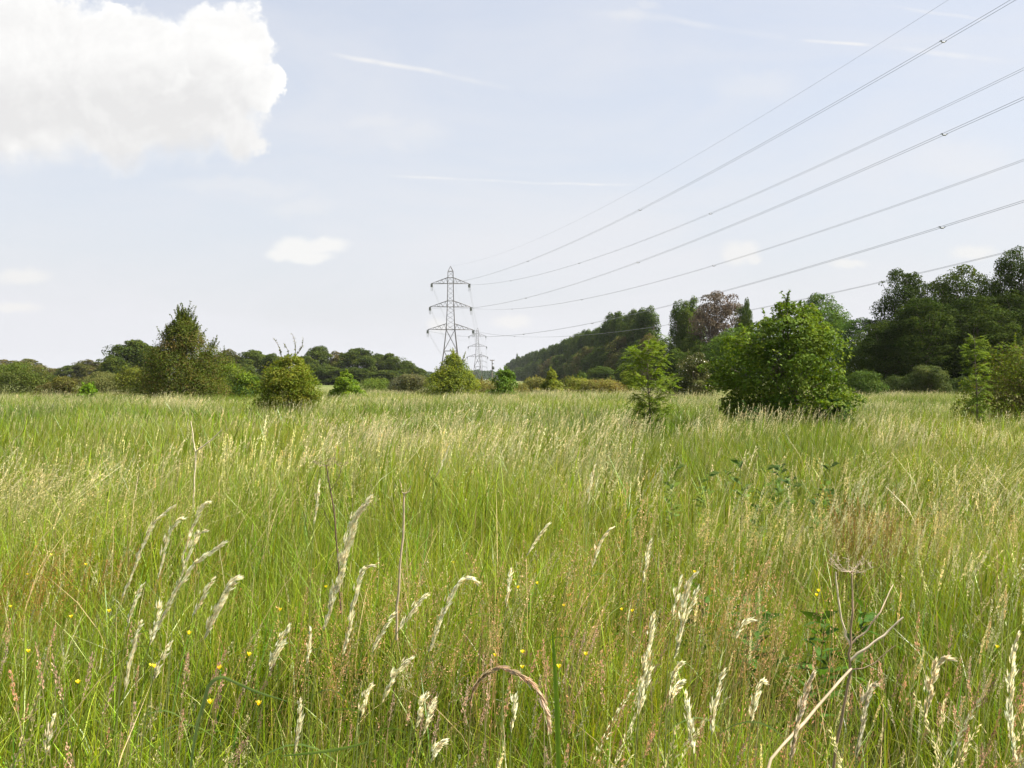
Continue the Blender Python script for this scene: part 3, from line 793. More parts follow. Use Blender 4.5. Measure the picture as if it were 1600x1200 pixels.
def make_tree(name, H, Wd, kind, c, leaf, n, seed, trunk_h=.18, crown0=.1, lobe=.26, nlobe=45, mat=None, c2=None, f2=.3, shoots=0, shoot_len=.5, bark=(.10, .08, .06), squash=1., limbs=14, flowers=0, open_=0., irr=.22, flat=1.):
    """tapered trunk with limbs plus a crown of leaf faces in clumps; H height, Wd width"""
    rng = np.random.default_rng(seed); mat = mat or M_LEAF
    root = empty(name); R = Wd / 2
    z0 = H * crown0; ch = H - z0
    # lobes
    hh = rng.random(nlobe) ** .85 * .92 + .03; pr = profile(kind, hh); keep = pr > .03
    hh, pr = hh[keep], pr[keep]; m = len(hh)
    a = np.arange(m) * 2.39996 + rng.normal(0, .4, m)
    lr = lobe * R * rng.uniform(.45, 1.4, m) * (.45 + .55 * pr)
    rr = np.maximum(pr * R - lr * .75, 0) * np.sqrt(rng.uniform(.45, 1.0, m)) * (1 + rng.normal(0, .06, m))
    ph = rng.uniform(0, 6.28, 3)
    wob = 1 + irr * (np.sin(2 * a + ph[0]) * .55 + np.sin(3 * a + ph[1] + hh * 3) * .45 + np.sin(a + ph[2] + hh * 5) * .5)
    rr = rr * wob; mean_off = irr * R * .25
    C = np.stack([rr * np.cos(a), rr * np.sin(a) * squash, z0 + hh * ch], -1)
    C[:, 2] = np.minimum(C[:, 2], H - lr * .6)
    lrz = lr * rng.uniform(.6, .9, m) * flat
    # inner body so that the crown is not hollow
    mi = max(6, m // 4); hi = rng.uniform(.08, .8, mi); pi_ = profile(kind, hi)
    Ci = np.stack([pi_ * R * .3 * rng.normal(0, 1, mi), pi_ * R * .3 * rng.normal(0, 1, mi), z0 + hi * ch], -1); li = pi_ * R * .55
    Ca = np.concatenate([C, Ci]); la = np.r_[lr, li]; lz = np.r_[lrz, li * .8]
    wgt = la * lz; wgt[m:] *= .3 * (1 - open_); wgt /= wgt.sum()
    k = rng.choice(len(Ca), n, p=wgt)
    d = nrm(rng.normal(size=(n, 3))); d[:, 2] = np.where((d[:, 2] < -.35) & (rng.random(n) < .6), -d[:, 2], d[:, 2])
    r = 1 - np.abs(rng.normal(0, .2, n))
    # knobbly clumps within each lobe
    kn = rng.normal(size=(len(Ca), 7, 3)); kn = nrm(kn); dd = np.einsum('nk,nmk->nm', d, kn[k]).max(1)
    r = r * (.80 + .26 * dd)
    P = Ca[k] + d * np.stack([la[k], la[k], lz[k]], -1) * r[:, None]
    P[:, 2] = np.abs(P[:, 2])
    N = nrm(d * .8 + np.array([0, 0, .55]) + rng.normal(0, .5, (n, 3)))
    T = nrm(np.cross(N, rng.normal(size=(n, 3)))); B = np.cross(N, T)
    L = leaf * rng.uniform(.6, 1.35, n)[:, None]; Wl = L * rng.uniform(.45, .75, n)[:, None]
    V = np.stack([P - T * L * .5, P - B * Wl * .5 + N * L * .08, P + T * L * .5 - N * L * .1, P + B * Wl * .5 + N * L * .08], 1)
    col = jit(c, n, .16, rng)
    lobe_t = jit((1, 1, 1), len(Ca), .10, rng); col = col * lobe_t[k]
    if c2 is not None:
        s2 = rng.random(len(Ca)) < f2; e = rng.random(n) < .15
        q = s2[k] ^ e; col[q] = (jit(c2, n, .16, rng) * lobe_t[k])[q]
    mb = MB(); i = np.arange(n) * 4; mb.add(V, np.stack([i, i + 1, i + 2, i + 3], -1), np.repeat(col[:, None], 4, 1).reshape(-1, 3))
    wood = MB(); shb = []
    tr = max(.012 * H, .02) * (1.3 if kind not in ('bush', 'cone', 'dome') else 1)
    zt = z0 + ch * .72
    zz = np.linspace(-.05, zt, 8); px_ = np.cumsum(rng.normal(0, .012 * H, 8)); px_ -= px_[0]; py_ = np.cumsum(rng.normal(0, .012 * H, 8)); py_ -= py_[0]
    TP = np.stack([px_, py_, zz], -1); tube(wood, TP, np.linspace(tr * 1.25, tr * .25, 8), bark, 7)
    for j in rng.choice(m, min(limbs, m), replace=False):
        s = rng.uniform(.12, .75); b0 = np.array([np.interp(s * zt, zz, TP[:, q]) for q in range(3)])
        b0[2] = min(b0[2], C[j][2] * .85 + .02)
        b0[:2] = [np.interp(b0[2], zz, TP[:, 0]), np.interp(b0[2], zz, TP[:, 1])]
        md = (b0 + C[j]) / 2 + np.array([0, 0, .08 * H]) * (.5 if C[j][2] > b0[2] else 0)
        tube(wood, [b0, md, C[j]], [tr * .5, tr * .32, tr * .12], bark, 5)
    # long shoots standing out of the crown
    for j in range(shoots):
        q = rng.choice(m, p=(hh ** 2) / (hh ** 2).sum()); b = C[q] + np.array([0, 0, lrz[q] * .5])
        tube(wood, [np.array([np.interp(b[2] * .6, zz, TP[:, 0]), np.interp(b[2] * .6, zz, TP[:, 1]), b[2] * .6]), (b * [.6, .6, .85]), b], [tr * .3, tr * .2, .009], bark, 4)
        dr = nrm(np.array([b[0] / R * .5 + rng.normal(0, .22), b[1] / R * .5 + rng.normal(0, .22), 1.])); Ls = shoot_len * rng.uniform(.5, 1.1)
        s = np.linspace(0, 1, 5)[:, None]; SP = b + dr * Ls * s + np.array([rng.normal(0, .1), 0, 0]) * Ls * s ** 2
        tube(wood, SP, np.linspace(.009, .003, 5) * max(1, H / 5), bark, 4)
        nl = int(34 * Ls / .5); u = rng.uniform(.05, 1, nl); Cc = np.stack([np.interp(u, s[:, 0], SP[:, x]) for x in range(3)], -1)
        Dl = nrm(rng.normal(0, 1, (nl, 3)) + np.array([0, 0, .5]))
        leaves_on(mb, Cc, Dl, leaf * rng.uniform(.7, 1.2, nl), leaf * .6, jit(c, nl, .2, rng), rng)
    wood.obj('trunk', M_BARK, root)
    mb.obj('crown', mat, root)
    if flowers:
        kf = rng.choice(m, flowers); df = nrm(rng.normal(size=(flowers, 3)) + [0, 0, .5]); Pf = C[kf] + df * np.stack([lr[kf], lr[kf], lrz[kf]], -1) * 1.02
        fb = MB(); Nf = nrm(df + rng.normal(0, .3, df.shape)); Tf = nrm(np.cross(Nf, rng.normal(size=df.shape))); Bf = np.cross(Nf, Tf)
        Lf = .07 * rng.uniform(.5, 1.3, flowers)[:, None]
        Vf = np.stack([Pf - Tf * Lf * .5, Pf - Bf * Lf * .5, Pf + Tf * Lf * .5, Pf + Bf * Lf * .5], 1); i = np.arange(flowers) * 4
        fb.add(Vf, np.stack([i, i + 1, i + 2, i + 3], -1), (.75, .72, .6)); fb.obj('blossom', M_PETAL, root)
    return root


def place(o, px_, Y, label, cat='tree', group=None, s=1., rz=0., sx=1.):
    x = wx(px_, Y); o.location = (x, Y, float(hills(x, Y) * max(0, 1 - math.hypot(x, Y) / 400)) - .02)
    o.rotation_euler = (0, 0, rz); o.scale = (s * sx, s * sx, s); tag(o, label, cat, group); return o


def HT(py, Y): return EYE + (HOR - py) / 1600 * Y      # height of something whose top shows at row py
def WD(npx, Y): return npx / 1600 * Y


DK = (.030, .062, .016); MD = (.045, .085, .020); LT = (.085, .145, .024); OL = (.085, .098, .026); YG = (.125, .18, .028); BR = (.13, .085, .04)

# --- near single bushes
place(make_tree('oak_bush', HT(466, 27), WD(218, 27), 'oak', (.088, .142, .015), .085, 34000, 11, crown0=.02, lobe=.23, nlobe=120, flat=.8, irr=.32, open_=.5, c2=(.13, .19, .028), f2=.4, shoots=40, shoot_len=.42, limbs=36),
      1232, 27, 'large rounded bright green young oak standing right of centre in the grass')
place(make_tree('bramble_bush', .95, 1.05, 'dome', (.05, .095, .022), .09, 3000, 12, crown0=0, lobe=.4, nlobe=16, shoots=4, shoot_len=.3),
      1172, 25.5, 'low dark bramble bush at the left foot of the large oak', 'bush')
place(make_tree('bramble_bush', 1.1, 1.3, 'dome', (.055, .11, .022), .09, 3600, 13, crown0=0, lobe=.4, nlobe=16, shoots=4, shoot_len=.3),
      1300, 26, 'low leafy bush at the right foot of the large oak', 'bush')


def sapling(name, H, Wd, seed, c, nb=46):
    """young ash: thin stem, tiers of arching pinnate leaves"""
    rng = np.random.default_rng(seed); root = empty(name); wood = MB(); mb = MB()
    t = np.linspace(0, 1, 9)[:, None]; TP = np.array([0, 0, H]) * t + np.array([.04, .02, 0]) * np.sin(t * 5); tube(wood, TP, np.linspace(.028, .006, 9), (.12, .1, .07), 6)
    for j in range(nb):
        s = .14 + .84 * (j / nb); a = j * 2.4; b0 = np.array([np.interp(s, t[:, 0], TP[:, q]) for q in range(3)])
        Lb = Wd * .56 * (np.interp(s, [0, .2, .3, .38, .55, .8, 1], [.6, .9, .6, .6, 1, .85, .4])) * rng.uniform(.75, 1.15)
        d = np.array([cos(a), sin(a), rng.uniform(.3, 1.5)])
        u = np.linspace(0, 1, 6)[:, None]; BP = b0 + d * Lb * u - np.array([0, 0, .2 * Lb]) * u ** 2
        tube(wood, BP, np.linspace(.008, .003, 6), (.12, .1, .07), 4)
        for k in range(15):           # pinnate leaves
            v = rng.uniform(.25, 1.); lb = np.array([np.interp(v, u[:, 0], BP[:, q]) for q in range(3)])
            la = a + rng.normal(0, .9); ld = nrm(np.array([cos(la), sin(la), rng.uniform(-.6, 1.0)])); LL = rng.uniform(.14, .26)
            w = np.linspace(.15, 1, 6); ax = lb + ld * LL * w[:, None] - np.array([0, 0, .25 * LL]) * w[:, None] ** 2
            sd2 = nrm(np.cross(ld, [0, 0, 1.]))
            for sg in (-1, 1):
                D = nrm(ld * .5 + sd2 * sg + rng.normal(0, .12, (6, 3))); leaves_on(mb, ax, D, LL * .34, LL * .13, jit(c, 6, .14, rng), rng)
            leaves_on(mb, ax[-1:], ld[None], np.array([LL * .36]), LL * .14, jit(c, 1, .1, rng), rng)
    wood.obj('trunk', M_BARK, root); mb.obj('crown', M_LEAF, root)
    return root


place(sapling('ash_sapling', HT(537, 23), 1.0, 31, (.13, .19, .025)), 1013, 23, 'slim bright green ash sapling left of the flowering hawthorn')
place(sapling('ash_sapling', HT(522, 24), .42, 32, (.12, .18, .028), 20), 1525, 24, 'slender ash sapling in front of the bush at the right edge')
place(make_tree('hawthorn_bush', HT(536, 28), WD(215, 28), 'bush', (.125, .165, .022), .07, 24000, 33, crown0=.0, lobe=.3, nlobe=60, c2=(.13, .11, .04), f2=.25, shoots=24, shoot_len=.5, limbs=20),
      1606, 28, 'olive green hawthorn cut by the right edge, behind the slender sapling', 'bush')
place(make_tree('hawthorn_bush', HT(551, 37), WD(116, 37), 'oak', (.125, .165, .017), .07, 24000, 34, crown0=.02, lobe=.27, nlobe=100, flat=.75, c2=(.18, .19, .03), f2=.3, shoots=0, limbs=20),
      452, 37, 'yellow green hawthorn with bare shoots on top, on the left of the pylon', 'bush')
def top_shoots():
    """three long sparse shoots on the yellow green bush"""
    rt = [o for o in COL.objects if o.name.startswith('hawthorn_bush') and o.parent is None][-1]
    rng = np.random.default_rng(8); w = MB(); l = MB(); Y = 37
    for (a, b), (c, d) in (((440, 560), (427, 528)), ((460, 560), (457, 522)), ((462, 556), (474, 528)), ((450, 560), (443, 536))):
        p0 = pt(a, b, Y) - np.array(rt.location); p1 = pt(c, d, Y) - np.array(rt.location); u = np.linspace(0, 1, 5)[:, None]; P = p0 + (p1 - p0) * u + np.array([.08, 0, 0]) * np.sin(u * pi)
        tube(w, P, np.linspace(.014, .006, 5), (.2, .17, .1), 4); n = 26; v = rng.uniform(.1, 1, n); C = np.stack([np.interp(v, u[:, 0], P[:, q]) for q in range(3)], -1)
        leaves_on(l, C, nrm(rng.normal(size=(n, 3)) + [0, 0, .3]), .085 * rng.uniform(.7, 1.2, n), .05, jit((.17, .19, .05), n, .2, rng), rng)
    w.obj('shoot', M_BARK, rt); l.obj('shoot_leaves', M_LEAF, rt)
top_shoots()

# --- hedge line across the meadow's far side
place(make_tree('hawthorn_tree', HT(497, 60), WD(166, 60), 'cone', (.090, .118, .018), .095, 48000, 41, crown0=.0, lobe=.34, nlobe=120, irr=.3, c2=(.14, .115, .035), f2=.28, shoots=130, shoot_len=1.1, limbs=30),
      285, 60, 'tall pointed olive brown hawthorn on the left with ragged shoots')
place(make_tree('hawthorn_bush', HT(551, 58), WD(76, 58), 'bush', (.10, .115, .035), .09, 17000, 42, crown0=0, lobe=.32, nlobe=50, c2=(.11, .11, .04), f2=.4, flowers=190, shoots=10, shoot_len=.5),
      1085, 58, 'rounded dull green hawthorn dotted with white blossom, left of the large oak', 'bush')
place(make_tree('willow_bush', HT(556, 66), WD(96, 66), 'cone', (.20, .24, .030), .10, 20000, 43, crown0=0, lobe=.4, nlobe=60, c2=(.11, .15, .03), f2=.3, shoots=40, shoot_len=.7),
      708, 66, 'yellow green feathery bush hiding the feet of the nearest pylon', 'bush')
place(make_tree('hawthorn_bush', HT(579, 62), WD(58, 62), 'dome', (.10, .17, .022), .10, 8000, 44, crown0=0, lobe=.4, nlobe=30, shoots=8, shoot_len=.4),
      787, 62, 'round mid green bush just right of the yellow green feathery bush', 'bush')
hedge = [  # px, top row, width px, Y, colour, extra colour, profile, label
    (25, 574, 80, 74, (.075, .115, .028), OL, 'bush', 'low green bush at the left edge of the hedge line'),
    (100, 596, 60, 70, OL, (.1, .09, .035), 'dome', 'low olive thicket between the left edge bush and the small bright bush'),
    (137, 604, 26, 62, (.10, .19, .02), None, 'dome', 'tiny bright green bush in the left hedge line'),
    (160, 590, 60, 78, (.10, .12, .05), None, 'bush', 'greyish green willow bush left of the tall pointed hawthorn'),
    (212, 581, 60, 72, (.10, .13, .025), OL, 'bush', 'yellow olive bush at the left foot of the tall pointed hawthorn'),
    (352, 574, 70, 66, (.11, .175, .025), (.09, .12, .03), 'bush', 'light green bush right of the tall pointed hawthorn'),
    (388, 590, 50, 62, (.10, .165, .022), (.05, .09, .02), 'dome', 'green bush filling the gap left of the shoot topped hawthorn'),
    (540, 583, 44, 58, (.10, .17, .022), (.13, .2, .03), 'cone', 'small pointed bright green bush in front of the dark left wood'),
    (585, 600, 60, 84, (.075, .12, .028), None, 'dome', 'low green bushes below the dark left wood'),
    (640, 592, 64, 78, (.10, .115, .05), (.13, .13, .07), 'dome', 'pale mottled elder bush left of the feathery bush'),
    (757, 598, 56, 76, (.125, .14, .035), (.15, .13, .04), 'dome', 'low yellowish scrub between the two bushes below the pylon'),
    (838, 596, 58, 74, (.14, .15, .045), (.16, .17, .06), 'dome', 'pale yellow scrub right of the round bush'),
    (862, 583, 34, 70, (.13, .17, .03), None, 'cone', 'small pointed yellow green bush in the middle of the scrub'),
    (900, 597, 60, 72, (.125, .16, .035), (.15, .13, .04), 'dome', 'flat yellow green scrub right of the small pointed bush'),
    (945, 601, 70, 70, (.13, .14, .04), (.15, .12, .045), 'dome', 'low reddish tinged scrub left of the ash sapling'),
    (985, 586, 40, 74, (.115, .165, .03), None, 'bush', 'light green bush behind the ash sapling'),
    (908, 588, 26, 130, (.06, .10, .025), None, 'dome', 'small dark bush standing on the pale far field'),
    (1050, 596, 50, 64, (.09, .13, .03), None, 'dome', 'low green scrub between ash sapling and flowering hawthorn'),
    (1350, 586, 60, 68, (.065, .12, .022), (.09, .15, .03), 'dome', 'low bright bush in front of the right wood beside the oak'),
    (1405, 596, 60, 74, (.05, .085, .022), None, 'dome', 'low dark bush at the edge of the right wood'),
    (1450, 573, 52, 72, (.085, .125, .04), None, 'bush', 'soft green bush alone before the shaded right wood'),
    (1500, 596, 50, 76, (.05, .085, .022), None, 'dome', 'low dark bush right of the soft green bush'),
]
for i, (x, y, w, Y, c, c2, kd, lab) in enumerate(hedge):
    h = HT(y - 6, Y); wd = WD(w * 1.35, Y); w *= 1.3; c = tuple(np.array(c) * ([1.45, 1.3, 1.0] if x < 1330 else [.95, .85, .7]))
    n = int(np.clip(9000 * (w / 50) * (h / 2.2), 3000, 15000))
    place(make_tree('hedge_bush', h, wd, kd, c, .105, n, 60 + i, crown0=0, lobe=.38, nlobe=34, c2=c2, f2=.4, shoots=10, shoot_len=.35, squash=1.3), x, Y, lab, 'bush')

# --- shared crowns for the farther trees
def kit(name, kind, c, c2, seeds, H=12., Wd=9., leaf=.22, n=12000, **k):
    return [dict(name=name, args=dict(H=H, Wd=Wd, kind=kind, c=c, c2=c2, leaf=leaf, n=n, seed=s, mat=M_FAR, **k), root=None) for s in seeds]


def use(entry, px_, Y, H, Wd, label, group, cat='tree'):
    a = entry['args']
    if entry['root'] is None: o = entry['root'] = make_tree(entry['name'], **a)
    else: o = copy_tree(entry['root'])
    place(o, px_, Y, label, cat, group)
    o.scale = (Wd / a['Wd'], Wd / a['Wd'], H / a['H']); o.rotation_euler = (0, 0, entry.setdefault('r', 0) * 1.3); entry['r'] += 1
    return o


# right-hand wood, near: big oaks, their shaded face put into a darker leaf colour
oakD = kit('oak_tree', 'full', (.036, .058, .010), (.054, .082, .013), (101, 102, 103, 104), leaf=.20, n=36000, H=12, Wd=9, crown0=.05, lobe=.24, nlobe=150, limbs=24, flat=.85)
oakM = kit('oak_tree', 'full', (.07, .125, .022), (.09, .15, .025), (105, 106), leaf=.20, n=30000, H=12, Wd=9, crown0=.08, lobe=.24, nlobe=130, limbs=22, flat=.85)
rw = [  # px, top, width px, Y, kit, label
    (1410, 418, 110, 92, oakD[0], 'dark oak with a rounded top at the left end of the right wood'),
    (1500, 410, 130, 86, oakD[1], 'broad dark oak in the middle of the right wood'),
    (1462, 440, 110, 90, oakD[2], 'dark oak pressed between two taller ones in the right wood'),
    (1590, 382, 110, 84, oakD[3], 'tallest dark oak, cut by the right edge of the photo'),
    (1680, 392, 150, 84, oakD[0], 'dark oak outside the right end of the wood'),
    (1545, 432, 90, 94, oakD[2], 'dark oak filling the gap beside the tallest oak of the right wood'),
    (1285, 456, 112, 104, oakM[0], 'mid green oak rising behind the large young oak'),
    (1345, 497, 110, 92, oakM[1], 'smaller mid green oak between the young oak and the right wood'),
    (1385, 500, 120, 82, oakD[1], 'shaded oak low at the left foot of the right wood'),
    (1445, 462, 150, 80, oakD[3], 'shaded low oak at the front of the right wood'),
    (1525, 460, 150, 80, oakD[2], 'shaded low oak behind the slender sapling'),
    (1595, 450, 150, 82, oakD[1], 'shaded low oak behind the right edge hawthorn'),
    (1150, 510, 110, 110, oakM[1], 'green oak left of and behind the large young oak'),
    (1105, 535, 90, 120, oakD[0], 'dark low oak behind the flowering hawthorn'),
    (1205, 500, 90, 108, oakM[0], 'green oak directly behind the large young oak'),
]
for x, y, w, Y, e, lab in rw: use(e, x, Y, HT(y, Y), WD(w, Y), lab, None)

# group of tall poplars with the purple tree
popl = kit('poplar_tree', 'poplar', (.060, .100, .015), (.082, .122, .018), (111, 112, 113), H=20, Wd=5, leaf=.30, n=17000, crown0=.0, lobe=.36, nlobe=110, limbs=16, flat=2.4, irr=.1)
popl[0]['args']['c'] = (.050, .086, .014); popl[2]['args'].update(c=(.072, .110, .017), c2=(.080, .112, .020))
pg = [(1062, 463, 40, 165), (1085, 462, 40, 168), (1072, 470, 36, 160)]
for i, (x, y, w, Y) in enumerate(pg):
    use(popl[i % 3], x, Y, HT(y, Y), WD(w, Y), ['leftmost poplar of the clump beside the purple tree', 'poplar touching the purple tree on its left side', 'front poplar of the clump beside the purple tree'][i], None)
o = make_tree('purple_tree', HT(456, 150), WD(104, 150), 'round', (.105, .078, .055), .25, 24000, 121, crown0=.1, lobe=.26, nlobe=90, mat=M_FAR, c2=(.15, .12, .085), f2=.45, limbs=24, open_=.3)
place(o, 1122, 150, 'purple brown leaved tree rising behind the flowering hawthorn')
oakF = kit('broadleaf_tree', 'full', (.055, .088, .014), (.08, .116, .018), (131, 132, 133), H=10, Wd=9, leaf=.30, n=19000, crown0=.03, lobe=.30, nlobe=60, limbs=10)
oliF = kit('broadleaf_tree', 'full', (.105, .115, .028), (.13, .11, .04), (134, 135), H=10, Wd=9, leaf=.32, n=19000, crown0=.03, lobe=.30, nlobe=60, limbs=10)
use(oakF[0], 1165, 140, HT(468, 140), WD(34, 140), 'small green treetop between the purple tree and the large oak', None)
for i, (x, y, w, Y) in enumerate([(1040, 528, 50, 150), (1085, 520, 60, 148), (1125, 528, 60, 146), (1058, 545, 60, 135), (1100, 560, 70, 132)]):
    use(oakF[i % 3], x, Y, HT(y, Y), WD(w, Y), ['dark low tree right of the poplar row end', 'dark tree under the poplar clump', 'dark tree under the purple tree', 'shaded low tree behind the ash sapling', 'shaded low tree close behind the flowering hawthorn'][i], None)

# the long row of poplars: its line runs away towards the pylons
def row_top(x): return float(np.interp(x, [770, 800, 850, 900, 930, 960, 1000, 1020], [583, 564, 546, 523, 512, 492, 484, 478]))
Yr = 256.; rr = np.random.default_rng(3)
cnt = 0
while Yr < 1150:
    X = np.interp(Yr, [250, 330, 430, 630, 980, 1200], [34.6, 30.5, 26.5, 19.0, 1.0, -8]); px_ = 800 + 1600 * X / Yr
    top = row_top(px_) - 2 + rr.uniform(-6, 7) * min(1, 300 / Yr)
    use(popl[int(rr.integers(3))], px_, Yr, HT(top, Yr), rr.uniform(6.0, 8.0), 'tall dark poplar standing in the long receding row behind the meadow', 'poplars in the receding row')
    Yr += 5.2 + (Yr - 250) * .018; cnt += 1
Yr = 238.; cnt = 0
while Yr < 1000:
    X = np.interp(Yr, [235, 330, 430, 630, 980, 1200], [31.0, 26.5, 22.5, 16.0, -2.0, -12]) ; px_ = 800 + 1600 * X / Yr
    top = row_top(px_); h = HT(top, Yr) * rr.uniform(.36, .72)
    e = oakF[int(rr.integers(3))] if rr.random() < .7 else oliF[int(rr.integers(2))]
    use(e, px_, Yr, h, rr.uniform(8, 11), 'low dark broadleaf tree growing at the foot of the poplar row', 'undergrowth trees along the poplar row')
    Yr += 8.5 + (Yr - 238) * .024; cnt += 1
# its nearer end, right of the row's last tall poplar
use(oliF[1], 1015, 200, HT(522, 200), WD(46, 200), 'pale olive tree at the near end of the poplar row', None)
use(oakF[1], 990, 210, HT(560, 210), WD(60, 210), 'low dark tree at the near end of the poplar row', None)
use(oakF[2], 940, 230, HT(572, 230), WD(50, 230), 'low green tree in front of the poplar row', None)
use(popl[1], 808, 900, HT(552, 900), WD(7, 900), 'tiny spiky treetop sticking up where the poplar row fades away', None)

# far woods on the left
lw = [(-30, 566, 90, 330, 'o'), (12, 562, 60, 330, 'o'), (45, 561, 56, 320, 'o'), (80, 575, 50, 330, 'o'), (112, 570, 44, 310, 'd'), (135, 562, 50, 300, 'o'), (160, 566, 40, 300, 'o'), (60, 582, 60, 280, 'd'), (10, 584, 50, 290, 'd'),
      (205, 531, 86, 200, 'd'), (238, 540, 50, 195, 'd'), (178, 556, 44, 190, 'd'), (150, 586, 50, 240, 'o'), (110, 592, 44, 240, 'o'),
      (322, 549, 36, 240, 'o'), (358, 546, 50, 250, 'o'), (395, 546, 54, 250, 'd'), (425, 553, 40, 245, 'd'), (375, 568, 60, 230, 'd'), (300, 560, 50, 250, 'd'),
      (497, 541, 48, 290, 'd'), (527, 549, 40, 300, 'o'), (560, 543, 56, 290, 'd'), (590, 553, 44, 300, 'd'), (612, 552, 46, 295, 'd'), (636, 563, 40, 300, 'd'), (655, 575, 28, 310, 'd'), (478, 556, 40, 280, 'd'),
      (510, 572, 60, 265, 'd'), (555, 574, 60, 262, 'd'), (600, 578, 60, 266, 'd'), (635, 584, 40, 280, 'd')]
lwd = kit('broadleaf_tree', 'full', (.060, .088, .016), (.085, .112, .020), (141, 142, 143), H=10, Wd=9, leaf=.34, n=20000, crown0=.0, lobe=.34, nlobe=60, limbs=8)
for i, (x, y, w, Y, k) in enumerate(lw):
    e = lwd[i % 3] if k == 'd' else oliF[i % 2]
    if (x, y) == (205, 531): lab, gr = 'large round dark green tree behind the tall pointed hawthorn', None
    elif (x, y) == (497, 541): lab, gr = 'dark rounded tree at the left shoulder of the wood left of the pylon', None
    elif (x, y) == (655, 575): lab, gr = 'last low tree of the left wood, sloping down beside the pylon', None
    elif x > 470: lab, gr = 'dark green tree in the wood between the shoot topped hawthorn and the pylon', 'trees of the wood left of the pylon'
    elif x > 290: lab, gr = 'tree in the strip of wood between the two tall left hawthorns', 'trees between the two left hawthorns'
    else: lab, gr = 'distant tree in the wood on the far left horizon', 'trees of the far left wood'
    use(e, x, Y, HT(y, Y), WD(w * 1.12, Y), lab, gr)
# horizon tree belt between the woods: reads as one thin line
def belt():
    rng = np.random.default_rng(77); n = 26000
    px_ = rng.uniform(640, 1700, n); Y = rng.uniform(1450, 1600, n); top = 9 + 4 * vnoise(px_, px_ * 0, 24, 5) + 2 * vnoise(px_, px_ * 0, 7, 6)
    z = rng.random(n) ** .7 * top; P = np.stack([(px_ - 800) / 1600 * Y, Y, z], -1)
    N = nrm(rng.normal(size=(n, 3)) + [0, -.4, .6]); T = nrm(np.cross(N, rng.normal(size=(n, 3)))); B = np.cross(N, T); L = 2.2
    V = np.stack([P - T * L, P - B * L * .7, P + T * L, P + B * L * .7], 1); i = np.arange(n) * 4
    mb = MB(); mb.add(V, np.stack([i, i + 1, i + 2, i + 3], -1), np.repeat(jit((.05, .08, .03), n, .15, rng)[:, None], 4, 1).reshape(-1, 3))
    tag(mb.obj('distant_wood', M_FAR), 'thin line of distant woodland on the horizon between the tree groups', 'woodland', kind='stuff')
belt()

# ------------------------------------------------------------------ pylons and wires
def bar(mb, a, b, w):
    """L-section member"""
    a = np.array(a, float); b = np.array(b, float); d = nrm(b - a); ref = np.array([0, 0, 1.]) if abs(d[2]) < .9 else np.array([1., 0, 0])
    s = nrm(np.cross(d, ref)); u = np.cross(s, d); h = w / 2
    V = []
    for p in (a, b): V += [p - s * h - u * h, p + s * h - u * h, p + s * h + u * h, p - s * h + u * h]
    mb.add(np.array(V), [[0, 1, 5, 4], [1, 2, 6, 5], [2, 3, 7, 6], [3, 0, 4, 7]], (.3, .3, .3))


ARMZ = {'t': (35.1, 37.2, 6.6), 'm': (26.9, 29.0, 7.2), 'b': (18.9, 21.0, 8.0)}     # tip height, root height, half width


def half(z): return float(np.interp(z, [0, 11.4, 19, 27, 35, 39.4], [4.0, 2.35, 1.5, 1.15, .98, .9]))


